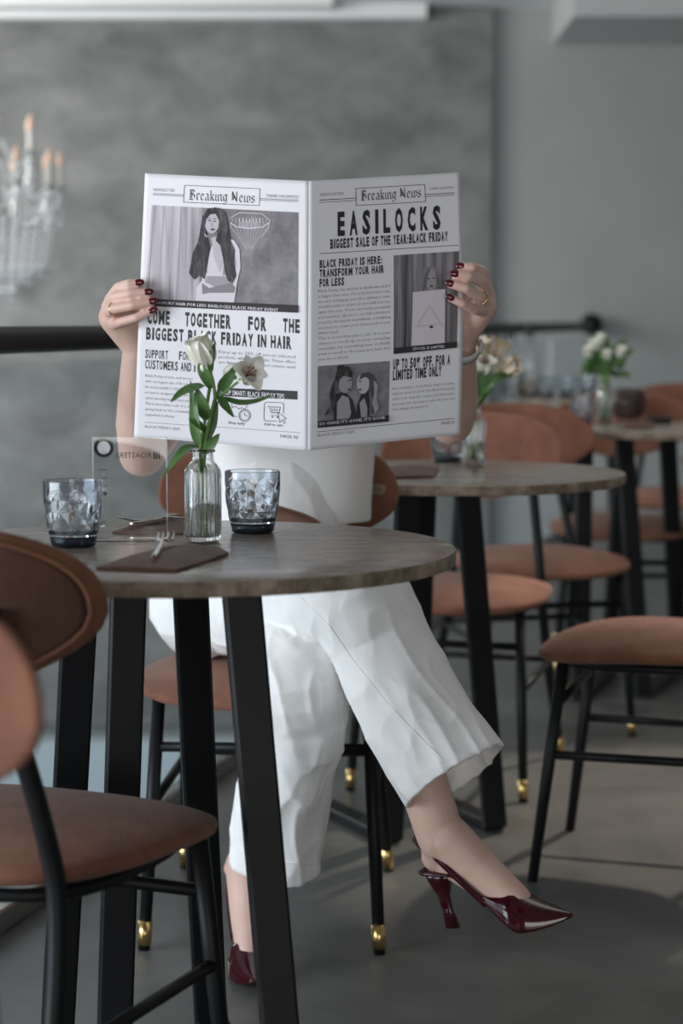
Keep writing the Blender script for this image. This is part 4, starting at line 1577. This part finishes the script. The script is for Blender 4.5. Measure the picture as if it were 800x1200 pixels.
# ------------------------------------------------------------------ the reader
per = thing('person', 'seated person in white top and wide white trousers, legs crossed, hidden behind the newspaper', 'person', (-0.13, 3.3, 0))
pe = Vector(per.location)

V = Vector
# body joints
pel = V((-0.130, 3.40, 0.575))
waist = V((-0.095, 3.45, 0.76))
chest = V((-0.075, 3.46, 0.93))
neck0 = V((-0.075, 3.44, 1.055))
neck1 = V((-0.072, 3.41, 1.115))
head = V((-0.070, 3.375, 1.152))
shR, shL = V((-0.225, 3.45, 1.010)), V((0.075, 3.45, 1.010))     # camera-left is the person's right
elR, elL = U(166, 532, 3.17), U(528, 494, 3.17)
wrR, wrL = U(159, 412, 2.985), U(541, 402, 2.985)
hipR, hipL = V((-0.205, 3.38, 0.565)), V((-0.055, 3.38, 0.560))
knR, knL = U(425, 702, 2.985), U(343, 795, 3.03)
HEELR = U(501, 1086, 2.93)                       # ground point below the heel of the raised shoe
FR = V((0.88, -0.46, 0.125)).normalized()
TOE2 = T(298, 1166, 0.0)
FL = V((0.10, -0.995, 0)).normalized()
HEELL = TOE2 - FL * 0.237
ZU = V((0, 0, 1))


def shoe_frame(o, f):
    f = f.normalized()
    r = f.cross(ZU).normalized()
    u = r.cross(f)
    return lambda l, x, z: o + f * l + r * x + u * z


SR, SL = shoe_frame(HEELR, FR), shoe_frame(HEELL, FL)
anR = U(517, 982, 2.91)
anL = SL(0.040, 0, 0.150)

b = MB()
b.ellipsoid(pel, 0.165, 0.120, 0.105)
b.cap_tube(pel + V((0, 0.01, 0.05)), waist, 0.118, 0.098, 24)
b.ellipsoid(waist, 0.125, 0.092, 0.11)
b.ellipsoid(chest, 0.140, 0.098, 0.14)
b.ellipsoid(chest + V((-0.062, -0.070, -0.01)), 0.058, 0.055, 0.058)
b.ellipsoid(chest + V((0.062, -0.070, -0.01)), 0.058, 0.055, 0.058)
b.cap_tube(shR + V((0.03, 0, 0)), shL + V((-0.03, 0, 0)), 0.062, 0.062, 20)
b.cap_tube(neck0, neck1, 0.050, 0.046, 20)
# head
b.ellipsoid(head + V((0, 0.012, 0.018)), 0.070, 0.088, 0.082, seg=28, rings=18)
b.ellipsoid(head + V((0, -0.030, -0.040)), 0.050, 0.052, 0.055, seg=24, rings=14)
b.cap_tube(head + V((0, -0.078, 0.012)), head + V((0, -0.094, -0.014)), 0.008, 0.011, 12)
b.ellipsoid(head + V((0, -0.074, -0.045)), 0.020, 0.012, 0.009)
b.ellipsoid(head + V((0, -0.066, -0.078)), 0.018, 0.016, 0.013)
for s in (-1, 1):
    b.ellipsoid(head + V((s * 0.070, 0.010, -0.008)), 0.009, 0.018, 0.028)
    b.ellipsoid(head + V((s * 0.030, -0.068, 0.022)), 0.020, 0.010, 0.007)
    b.ellipsoid(head + V((s * 0.030, -0.046, -0.020)), 0.026, 0.028, 0.034)
b.ellipsoid(head + V((0, -0.024, -0.012)), 0.058, 0.058, 0.072, seg=24, rings=14)
# arms
for sh_, el, wr in ((shR, elR, wrR), (shL, elL, wrL)):
    b.cap_tube(sh_, sh_.lerp(el, 0.5), 0.050, 0.044, 20)
    b.cap_tube(sh_.lerp(el, 0.5), el, 0.044, 0.037, 20)
    md = el.lerp(wr, 0.30)
    b.cap_tube(el, md, 0.037, 0.0385, 20)
    b.cap_tube(md, el.lerp(wr, 0.62), 0.0385, 0.031, 20)
    b.cap_tube(el.lerp(wr, 0.62), wr, 0.031, 0.0205, 20)
# legs
for hp, kn, an, md in ((hipR, knR, anR, knR.lerp(anR, 0.72)), (hipL, knL, anL, U(327, 955, 3.145))):
    b.cap_tube(hp, hp.lerp(kn, 0.5), 0.082, 0.070, 24)
    b.cap_tube(hp.lerp(kn, 0.5), kn, 0.070, 0.052, 24)
    b.cap_tube(kn, kn.lerp(md, 0.48), 0.046, 0.045, 24)
    b.cap_tube(kn.lerp(md, 0.48), md, 0.045, 0.038, 24)
    b.cap_tube(md, an, 0.038, 0.0365, 24)
# feet inside the shoes
for SF, an in ((SR, anR), (SL, anL)):
    heel = SF(0.030, 0, 0.110)
    b.cap_tube(an, heel, 0.0345, 0.0255, 18)
    b.cap_tube(an + (SF(0.01, 0, 0) - SF(0, 0, 0)), SF(0.095, 0, 0.092), 0.0365, 0.0320, 20)
    b.cap_tube(SF(0.095, 0, 0.092), SF(0.150, 0, 0.042), 0.0320, 0.0255, 20)
    b.cap_tube(heel, SF(0.150, 0, 0.036), 0.022, 0.022, 18)
    b.cap_tube(SF(0.150, 0.012, 0.032), SF(0.200, 0.005, 0.022), 0.019, 0.012, 14)
    b.cap_tube(SF(0.150, -0.012, 0.032), SF(0.196, -0.004, 0.022), 0.019, 0.012, 14)
    for s in (-1, 1):
        b.ellipsoid(an.lerp(SF(0.04, 0, 0.13), 0.2) + (SF(0, s * 0.030, 0) - SF(0, 0, 0)), 0.009, 0.009, 0.011)

NAILS = []


def finger(pts, r0, r1, pal=None):
    """pts: knuckle .. tip in the photo frame with own distance"""
    for i in range(len(pts) - 1):
        ra = r0 + (r1 - r0) * i / (len(pts) - 1)
        rb = r0 + (r1 - r0) * (i + 1) / (len(pts) - 1)
        b.cap_tube(pts[i], pts[i + 1], ra, rb, 14)
    if pal is not None:
        b.cap_tube(pal, pts[0], r0 * 1.15, r0 * 1.05, 14)
    NAILS.append((pts[-2], pts[-1], r1))


# camera-left hand: fingers lie over the front of the page, thumb behind it
def h(px_, py_, d):
    return U(px_, py_, d)


finger([h(129, 351, 2.962), h(138.5, 337, 2.925), h(151, 332.5, 2.905), h(161.5, 331.5, 2.905)], 0.0088, 0.0066, wrR + V((-0.002, -0.004, 0.012)))
finger([h(125.5, 359, 2.958), h(134, 348, 2.918), h(152, 344.5, 2.899), h(172.5, 342.5, 2.898)], 0.0088, 0.0066, wrR + V((-0.004, -0.008, 0.010)))
finger([h(124, 368, 2.952), h(133, 362, 2.911), h(155, 358, 2.894), h(177.5, 353.5, 2.896)], 0.0086, 0.0065, wrR + V((-0.004, -0.012, 0.008)))
finger([h(130, 381, 2.948), h(142, 377, 2.913), h(160, 372, 2.897), h(178, 364.5, 2.897)], 0.0078, 0.0058, wrR + V((0.000, -0.014, 0.006)))
b.cap_tube(h(134, 372, 2.956), wrR + V((0, 0, 0.010)), 0.024, 0.0225, 18)
b.cap_tube(h(143, 380, 2.962), wrR + V((0.004, 0, 0.004)), 0.022, 0.022, 18)
b.cap_tube(wrR + V((0.006, 0.006, 0.012)), h(150, 382, 2.978), 0.016, 0.0135, 14)
b.cap_tube(h(150, 382, 2.978), h(160, 364, 2.965), 0.0135, 0.010, 14)
b.cap_tube(h(160, 364, 2.965), h(176, 352, 2.952), 0.010, 0.0075, 14)
# camera-right hand
finger([h(572, 344, 2.962), h(564.5, 318, 2.925), h(553, 313.5, 2.905), h(541, 312.5, 2.905)], 0.0100, 0.0068, wrL + V((0.004, -0.004, 0.012)))
finger([h(573.5, 350, 2.958), h(563, 329, 2.918), h(549, 323.5, 2.900), h(534, 321.5, 2.898)], 0.0100, 0.0068, wrL + V((0.006, -0.008, 0.010)))
finger([h(573, 358, 2.952), h(562, 348, 2.914), h(546, 338, 2.896), h(528.5, 333, 2.896)], 0.0098, 0.0068, wrL + V((0.006, -0.012, 0.008)))
finger([h(570, 365, 2.946), h(556, 363, 2.912), h(542, 356, 2.897), h(528.5, 349.5, 2.896)], 0.0088, 0.0060, wrL + V((0.002, -0.014, 0.006)))
b.cap_tube(h(564, 360, 2.954), wrL + V((0.002, 0, 0.012)), 0.0235, 0.0215, 18)
b.cap_tube(h(556, 372, 2.958), wrL + V((-0.002, 0, 0.006)), 0.0225, 0.0215, 18)
b.cap_tube(wrL + V((-0.004, 0.006, 0.014)), h(550, 368, 2.978), 0.016, 0.0135, 14)
b.cap_tube(h(550, 368, 2.978), h(540, 348, 2.966), 0.0135, 0.010, 14)
b.cap_tube(h(540, 348, 2.966), h(526, 334, 2.954), 0.010, 0.0075, 14)
body = remesh(b, 'body', 0.0024, M['skin'], 4, pe, per, 0.35)

# nails, rings, watch
for pa, pb, r in NAILS:
    mb = MB()
    dr = (pb - pa).normalized()
    fr_ = V((0, -1, 0.15))
    fr_ = (fr_ - dr * fr_.dot(dr)).normalized()
    sd = dr.cross(fr_)
    rot = Matrix((dr, sd, fr_)).transposed()
    mb.ellipsoid(pb + dr * (r * 0.30) + fr_ * (r * 0.62), 0.0082, r * 0.80, 0.0030, rot, 18, 10)
    mb.build('fingernail', M['nail'], per, off=pe)


def ring(p, q, rad, th, name, material):
    p, q = V(p), V(q)
    dr = (q - p).normalized()
    a = dr.orthogonal().normalized()
    c = dr.cross(a)
    mb = MB()
    mb.tube([p + (a * math.cos(2 * PI * k / 32) + c * math.sin(2 * PI * k / 32)) * rad for k in range(32)], th, 8, True)
    return mb.build(name, material, per, off=pe)


ring(h(133.5, 362, 2.916), h(146, 359, 2.902), 0.0098, 0.0013, 'ring', M['gold'])
ring(h(564, 349.5, 2.920), h(552, 342, 2.900), 0.0100, 0.0013, 'ring', M['gold'])
p, q = wrL, wrL.lerp(elL, 0.2)
dr = (q - p).normalized()
a = dr.orthogonal().normalized()
c_ = dr.cross(a)
mb = MB()
cc = wrL + dr * 0.008
rows = []
for dz, rr in ((-0.008, 0.0262), (-0.0085, 0.0285), (0.0085, 0.0295), (0.008, 0.0270)):
    rows.append([cc + dr * dz + (a * math.cos(2 * PI * k / 40) + c_ * math.sin(2 * PI * k / 40)) * rr for k in range(40)])
rows.append(rows[0])
mb.grid(rows, True)
wt = mb.build('watch_strap', M['strap'], per, off=pe)
mb = MB()
fx = V((1, -0.35, 0.2)).normalized()
fx = (fx - dr * fx.dot(dr)).normalized()
rot = Matrix((dr.cross(fx), dr, fx)).transposed()
mb.ellipsoid(cc + fx * 0.0295, 0.012, 0.013, 0.004, rot)
mb.build('watch_case', M['strap'], wt, off=pe)

# face details and hair (behind the paper)
for s in (-1, 1):
    mb = MB()
    mb.ellipsoid(head + V((s * 0.030, -0.0625, 0.006)), 0.0125, 0.0115, 0.0085)
    ey = mb.build('eye', M['eye'], per, off=pe)
    mb = MB()
    mb.ellipsoid(head + V((s * 0.030, -0.0730, 0.004)), 0.0052, 0.0022, 0.0052)
    mb.build('iris', M['iris'], ey, off=pe)
mb = MB()
mb.ellipsoid(head + V((0, -0.0850, -0.043)), 0.021, 0.006, 0.0048)
mb.ellipsoid(head + V((0, -0.0845, -0.051)), 0.018, 0.006, 0.0052)
mb.build('lips', M['lip'], per, off=pe)
mb = MB()
mb.ellipsoid(head + V((0, 0.028, 0.026)), 0.080, 0.090, 0.082, seg=28, rings=18)
for k in range(13):
    an_ = R(-20 + 220 * k / 12)
    x, y = math.cos(an_) * 0.070, math.sin(an_) * 0.085
    mb.cap_tube(head + V((x, 0.012 + y, 0.03)), head + V((x * 1.12, 0.020 + y * 0.9, -0.10)), 0.022, 0.024, 12)
    mb.cap_tube(head + V((x * 1.12, 0.020 + y * 0.9, -0.10)), head + V((x * 1.25, 0.060 + y * 0.5, -0.24)), 0.024, 0.012, 12)
remesh(mb, 'hair', 0.006, M['hair'], 3, pe, per)


# ---- trousers: wide legs, hollow hems, one cloth
def leg_loft(mb, cs, rs, n_sub=7, seg=64, folds=None, hem=0.05, tilt=None, phase=0.0):
    """cs: centres, rs: (a,b) radii along/around; closed solid with a recess at the hem"""
    pts = catmull(cs, n_sub)
    ra = catmull([V((r[0], r[1], 0)) for r in rs], n_sub)
    n_ = len(pts)
    tn = [(pts[min(i + 1, n_ - 1)] - pts[max(i - 1, 0)]).normalized() for i in range(n_)]
    x = V((1, 0, 0))
    x = (x - tn[0] * x.dot(tn[0])).normalized()
    rows = []
    frames = []
    for i in range(n_):
        x = (x - tn[i] * x.dot(tn[i])).normalized()
        y = tn[i].cross(x)
        frames.append((x.copy(), y))
        u = i / (n_ - 1)
        row = []
        for k in range(seg):
            a_ = 2 * PI * k / seg
            f = 1.0 + (folds(u, a_) if folds else 0)
            row.append(pts[i] + (x * math.cos(a_) * ra[i].x + y * math.sin(a_) * ra[i].y) * f)
        rows.append(row)
    # recess
    x, y = frames[-1]
    t_e = tn[-1]
    if tilt is not None:
        pass
    last = rows[-1]
    c = pts[-1]
    wall = 0.0105
    inner = []
    for dep in (0.0, hem * 0.5, hem):
        row = []
        for k in range(seg):
            v = last[k] - c
            row.append(c + v * (1 - wall / v.length) - t_e * dep)
        inner.append(row)
    mb.grid(rows + inner, True, True, True)
    return pts


def folds1(u, a_):
    e = max(0, (u - 0.35) / 0.65)
    return 0.035 * e * math.sin(3 * a_ + 1.0 + 2.2 * u) + 0.018 * e * math.sin(7 * a_ - 3.0 * u) + 0.03 * (1 - e) * math.sin(26 * u + 2 * math.sin(a_)) * (0.4 + 0.6 * math.sin(a_ + 2.2))


def folds2(u, a_):
    e = max(0, (u - 0.4) / 0.6)
    return 0.045 * e * math.sin(4 * a_ + 0.6 + 3 * u) + 0.022 * e * math.sin(9 * a_ - 4 * u) + 0.03 * math.exp(-((u - 0.5) / 0.16) ** 2) * math.sin(34 * u + 1.5 * a_)


tr = MB()
tr.ellipsoid(pel + V((0.0, 0.01, -0.012)), 0.196, 0.148, 0.112, seg=40, rings=24)
tr.ellipsoid(V((-0.238, 3.375, 0.562)), 0.096, 0.13, 0.100, seg=32, rings=20)
tr.ellipsoid(V((-0.025, 3.375, 0.562)), 0.096, 0.13, 0.100, seg=32, rings=20)
tr.cap_tube(pel + V((0, 0.015, 0.05)), waist + V((-0.008, -0.008, -0.02)), 0.140, 0.118, 40)
# supporting leg (person's left)
leg_loft(tr, [hipL + V((0, 0.03, 0)), hipL.lerp(knL, 0.45), knL + V((0.004, 0.020, 0.004)), U(351, 838, 3.060), U(343, 885, 3.095), U(330, 940, 3.130), U(323, 1003, 3.165)],
         [(0.105, 0.105), (0.098, 0.098), (0.080, 0.085), (0.076, 0.080), (0.074, 0.082), (0.074, 0.084), (0.0775, 0.088)], folds=folds2, hem=0.04)
# crossed leg (person's right) lying over it
leg_loft(tr, [hipR + V((0, 0.03, 0)), hipR.lerp(knR, 0.5) + V((0.0, -0.020, 0.008)), knR + V((-0.022, 0.012, 0.004)), U(441, 745, 2.985), U(468, 800, 2.965), U(500, 858, 2.940), U(534, 911, 2.910)],
         [(0.108, 0.108), (0.096, 0.098), (0.082, 0.082), (0.076, 0.079), (0.078, 0.080), (0.083, 0.083), (0.0905, 0.088)], folds=folds1, hem=0.04)
trousers = remesh(tr, 'trousers', 0.0036, M['denim'], 3, pe, per, 0.4)
# soft wrinkles in the cloth
me = trousers.data
nor = [v.normal.copy() for v in me.vertices]
for v, nn in zip(me.vertices, nor):
    p = v.co
    q = V((p.x * 9, p.y * 9, p.z * 5))
    d = noise.noise(q) * 0.0045 + (1 - abs(noise.noise(V((p.x * 16 + p.z * 7, p.y * 14, p.z * 12 - p.x * 5))))) ** 3 * 0.0035
    st = p.x * 0.9 + p.z * 0.45 if p.x > 0.13 else p.x
    rg = (1 - abs(noise.noise(V((st * 26 + noise.noise(p * 5) * 0.8, p.y * 16, p.z * 3.2))))) ** 5 * 0.0042 * min(1.0, max(0.0, (0.72 - p.z) / 0.2))
    v.co = p + nn * (d + rg - 0.002)
me.update()

bv = BVHTree.FromPolygons([v.co + pe for v in me.vertices], [tuple(p.vertices) for p in me.polygons])


def on_cloth(px_, py_):
    d = (U(px_, py_, 3.0) - V((0, 0, H))).normalized()
    hit = bv.ray_cast(V((0, 0, H)), d)
    return hit[0]


def seam(path, rad, name):
    pts = []
    for (xa, ya), (xb, yb) in zip(path[:-1], path[1:]):
        for k in range(8):
            hp = on_cloth(xa + (xb - xa) * k / 8, ya + (yb - ya) * k / 8)
            if hp and (not pts or (hp - pts[-1]).length < 0.06):
                pts.append(hp)
    if len(pts) > 3:
        mb = MB()
        mb.tube(pts, rad, 6)
        mb.build(name, M['denim'], trousers, off=pe)


seam([(345, 692), (385, 732), (415, 775), (452, 822), (490, 862), (522, 893)], 0.0011, 'seam')
seam([(486, 938), (500, 926), (520, 908), (545, 890), (565, 876), (583, 862)], 0.0012, 'hem_stitch')
seam([(272, 990), (300, 1004), (330, 1010), (360, 1012), (382, 1012)], 0.0012, 'hem_stitch')

# white fitted top with cap sleeves
tp = MB()
rows = []
for z_, w_, dp in ((-0.07, 0.136, 0.100), (-0.02, 0.137, 0.102), (0.04, 0.141, 0.104), (0.10, 0.148, 0.112), (0.16, 0.154, 0.122), (0.21, 0.150, 0.116), (0.25, 0.135, 0.100)):
    rows.append([waist + V((0.012 + w_ * math.cos(2 * PI * k / 48), -0.004 + dp * math.sin(2 * PI * k / 48), z_)) for k in range(48)])
tp.grid(rows, True, True, True)
tp.ellipsoid(chest, 0.152, 0.112, 0.148, seg=40, rings=20)
for s in (-1, 1):
    tp.ellipsoid(chest + V((s * 0.062, -0.072, -0.01)), 0.064, 0.064, 0.066)
tp.cap_tube(shR + V((0.03, 0, -0.004)), shL + V((-0.03, 0, -0.004)), 0.068, 0.068, 24)
for sh_, el in ((shR, elR), (shL, elL)):
    tp.cap_tube(sh_, sh_.lerp(el, 0.22), 0.058, 0.055, 24)
top = remesh(tp, 'top', 0.006, M['knit'], 6, pe, per)
for v in top.data.vertices:
    p = v.co
    v.co = p + v.normal * (noise.noise(V((p.x * 6, p.y * 6, p.z * 26))) * 0.004)
top.data.update()
mb = MB()
mb.tube([neck0 + V((math.cos(2 * PI * k / 32) * 0.066, -0.004 + math.sin(2 * PI * k / 32) * 0.062, 0.0)) for k in range(32)], 0.009, 8, True)
mb.build('neckline', M['knit'], top, off=pe)


# ---- patent slingback shoes
def make_shoe(SF, an):
    root = None
    L = 0.238

    def sole_z(l):
        # heel seat high, ball on the ground, slight toe spring
        if l < 0.055:
            return 0.083 + 0.002 * (0.055 - l) / 0.055
        if l < 0.165:
            u = (l - 0.055) / 0.11
            return 0.083 * (1 - u) ** 1.25 * (1 + 0.45 * u) * 1.0 + 0.003
        return 0.003 + 0.016 * ((l - 0.165) / (L - 0.165)) ** 2

    def half_w(l):
        pts = [(0.0, 0.012), (0.012, 0.024), (0.035, 0.0275), (0.075, 0.0235), (0.11, 0.0265), (0.15, 0.0365), (0.175, 0.0350), (0.20, 0.0250), (0.222, 0.0125), (0.234, 0.0045), (L, 0.0012)]
        for (a0, w0), (a1, w1) in zip(pts[:-1], pts[1:]):
            if a0 <= l <= a1:
                return w0 + (w1 - w0) * (l - a0) / (a1 - a0)
        return 0.001
    # sole with insole
    mb = MB()
    rows = []
    N = 40
    for i in range(N + 1):
        l = L * i / N
        wd, z = half_w(l), sole_z(l)
        rows.append([SF(l, -wd, z), SF(l, -wd * 0.5, z - 0.001), SF(l, wd * 0.5, z - 0.001), SF(l, wd, z), SF(l, wd, z + 0.0045), SF(l, 0, z + 0.0042), SF(l, -wd, z + 0.0045)])
    mb.grid(rows, True, True, True)
    shoe = mb.build('shoe', M['patent'], per, off=pe)
    # vamp: pointed toe box, low topline swept back along the sides
    mb = MB()
    NA, NL = 36, 30
    rows = []
    for k in range(NA + 1):
        q = -1 + 2 * k / NA
        th_ = PI / 2 * (1 - abs(q))
        sg_ = 1 if q >= 0 else -1
        ls = 0.160 - 0.062 * abs(math.sin(PI / 2 * abs(q))) ** 2.2
        row = []
        for i in range(NL + 1):
            l = ls + (L - ls) * i / NL
            wd = half_w(l) + 0.0022
            e_ = max(0.0, (l - 0.150) / (L - 0.150))
            hh = (0.052 * (1 - e_) ** 0.85 + 0.004) * (0.3 + 0.7 * min(1, max(0, (l - 0.098) / 0.060)) ** 1.4)
            row.append(SF(l, sg_ * wd * math.cos(th_) ** 0.75, sole_z(l) + 0.0005 + hh * math.sin(th_) ** 0.9))
        rows.append(row)
    mb.grid(rows)
    o = mb.build('vamp', M['patent'], shoe, off=pe)
    md = o.modifiers.new('solid', 'SOLIDIFY')
    md.thickness = 0.0016
    md.offset = 0
    # heel: slim, flaring to the tip
    mb = MB()
    rows = []
    for u, l, wx, wl in ((0, 0.032, 0.021, 0.025), (0.15, 0.030, 0.014, 0.018), (0.4, 0.033, 0.0075, 0.010), (0.7, 0.038, 0.0065, 0.0085), (1.0, 0.043, 0.0085, 0.0115)):
        z = 0.084 * (1 - u)
        row = []
        for k in range(20):
            x_, y_ = supel(2 * PI * k / 20, wl, wx, 3)
            row.append(SF(l + x_, y_, z + (0.002 if u == 0 else 0)))
        rows.append(row)
    mb.grid(rows, True, True, True)
    mb.build('heel', M['patent'], shoe, off=pe)
    # slingback strap
    mb = MB()
    pts = [SF(0.116, 0.0290, 0.042), SF(0.075, 0.0335, 0.084), SF(0.040, 0.0325, 0.118), SF(0.012, 0.0260, 0.136), SF(-0.004, 0.0, 0.141), SF(0.012, -0.0260, 0.136), SF(0.040, -0.0325, 0.118), SF(0.075, -0.0335, 0.084), SF(0.116, -0.0290, 0.042)]
    pts = catmull(pts, 6)
    rows = []
    f = (SF(1, 0, 0) - SF(0, 0, 0)).normalized()
    for i, p in enumerate(pts):
        t = (pts[min(i + 1, len(pts) - 1)] - pts[max(i - 1, 0)]).normalized()
        r_ = p - SF(0.055, 0, 0.10)
        r_ = (r_ - t * r_.dot(t)).normalized()
        w_ = t.cross(r_)
        rows.append([p + w_ * 0.0048 + r_ * 0.001, p - w_ * 0.0048 + r_ * 0.001, p - w_ * 0.0048 - r_ * 0.001, p + w_ * 0.0048 - r_ * 0.001])
    mb.grid(rows, True, True, True)
    mb.build('ankle_strap', M['patent'], shoe, off=pe)


make_shoe(SR, anR)
make_shoe(SL, anL)

# brown bag in the lap
bag = thing('handbag', 'small brown leather bag with a gold stud resting in the reader\'s lap behind the tumbler', 'bag', U(330, 640, 3.20))
bg = Vector(bag.location)
mb = MB()
o0 = U(335, 618, 3.16)
ax = V((0.94, -0.1, -0.28)).normalized()
ay = V((0.05, 1, 0)).normalized()
az = ax.cross(ay).normalized()


def bout2(a_):
    return supel(a_, 0.062, 0.030, 3.2)


mb.pad(bout2, lambda x, y, hh, r: o0 + ax * x + az * y + ay * 0.022 * hh, 0.5, 40, 12)
bgb = mb.build('bag_body', M['leather'], bag, off=bg)
mb = MB()
mb.tube([o0 + ax * x + az * y - ay * 0.012 for x, y in [bout2(2 * PI * k / 40) for k in range(40)]], 0.0022, 8, True)
mb.build('piping', M['leather'], bag, off=bg)
mb = MB()
mb.ellipsoid(o0 + ax * 0.057 + az * 0.020 - ay * 0.018, 0.004, 0.004, 0.005)
mb.build('gold_stud', M['gold'], bag, off=bg)


# ------------------------------------------------------------------ chandelier over the void
CD = 8.0
ct = U(-6, 240, CD)
ch = thing('chandelier', 'crystal chandelier with candle lamps hanging at the left before the dark wall', 'chandelier', V((ct.x, ct.y, 1.2)))
co = Vector(ch.location)
mb = MB()
mb.lathe([(0.001, -0.16), (0.02, -0.15), (0.03, -0.12), (0.012, -0.09), (0.015, -0.02), (0.05, 0.01), (0.055, 0.04), (0.02, 0.07), (0.012, 0.12), (0.03, 0.16), (0.012, 0.20), (0.010, 0.30), (0.001, 0.30)], ct + V((0, 0, -0.05)), 24)
mb.tube([ct + V((0, 0, 0.24)), V((ct.x, ct.y, 2.78))], 0.006, 8)
mb.build('centre_column', M['silver'], ch, off=co)
cry = MB()


def drop(p, r, hgt):
    ring_ = [p + V((r * math.cos(PI / 3 * k), r * math.sin(PI / 3 * k), 0)) for k in range(6)]
    cry.add(ring_ + [p + V((0, 0, hgt * 0.4)), p - V((0, 0, hgt * 0.6))], [(k, (k + 1) % 6, 6) for k in range(6)] + [((k + 1) % 6, k, 7) for k in range(6)])


rnd = random.Random(9)
for tier, (n_, rad, zc, zb) in enumerate(((10, 0.262, 0.06, -0.02), (6, 0.165, 0.20, 0.10))):
    for k in range(n_):
        an_ = 2 * PI * (k + 0.3) / n_ + tier * 0.4
        d = V((math.cos(an_), math.sin(an_), 0))
        mb = MB()
        mb.tube(catmull([ct + d * 0.03 + V((0, 0, zb)), ct + d * rad * 0.45 + V((0, 0, zb - 0.07)), ct + d * rad * 0.85 + V((0, 0, zb - 0.03)), ct + d * rad + V((0, 0, zc))], 6), 0.006, 8)
        mb.lathe([(0.001, 0), (0.016, 0.002), (0.026, 0.010), (0.027, 0.012), (0.001, 0.006)], ct + d * rad + V((0, 0, zc)), 20)
        arm = mb.build('arm', M['silver'], ch, off=co)
        mb = MB()
        mb.lathe([(0.001, 0.006), (0.0085, 0.006), (0.0085, 0.095), (0.001, 0.096)], ct + d * rad + V((0, 0, zc)), 14)
        mb.build('candle_tube', M['candle'], arm, off=co)
        mb = MB()
        mb.lathe([(0.001, 0.096), (0.009, 0.100), (0.014, 0.116), (0.012, 0.132), (0.005, 0.150), (0.001, 0.156)], ct + d * rad + V((0, 0, zc)), 14)
        mb.build('flame_bulb', M['bulb'], arm, off=co)
        for j in range(5):
            drop(ct + d * rad + V((0, 0, zc - 0.02 - 0.028 * j)) + V((rnd.uniform(-.004, .004), rnd.uniform(-.004, .004), 0)), 0.008 + (0.006 if j == 4 else 0), 0.024 + (0.03 if j == 4 else 0))
        for q in range(1, 14):
            s_ = q / 14
            e = 2 * PI * (k + 1.3) / n_ + tier * 0.4
            d2 = V((math.cos(e), math.sin(e), 0))
            drop(ct + (d.lerp(d2, s_)).normalized() * rad * (1 - 0.08 * math.sin(PI * s_)) + V((0, 0, zc - 0.015 - 0.075 * math.sin(PI * s_))), 0.0075, 0.018)
        for q in range(1, 16):
            s_ = q / 16
            drop(ct + d * (rad * (1 - s_) + 0.03 * s_) + V((0, 0, zc + (0.17 - zc * 0.5) * s_ ** 2 - 0.05 * math.sin(PI * s_))), 0.0070, 0.018)
for rad, zt, n_, ln in ((0.25, -0.02, 30, 9), (0.17, -0.08, 20, 8), (0.09, -0.14, 12, 8)):
    for k in range(n_):
        a_ = 2 * PI * k / n_
        for j in range(ln):
            drop(ct + V((rad * math.cos(a_) * (1 - 0.025 * j), rad * math.sin(a_) * (1 - 0.025 * j), zt - 0.030 * j)), 0.008 + (0.012 if j == ln - 1 else 0), 0.026 + (0.028 if j == ln - 1 else 0))
o = cry.build('crystal_drops', M['crystal'], ch, smooth=False, off=co)
o['kind'] = 'stuff'
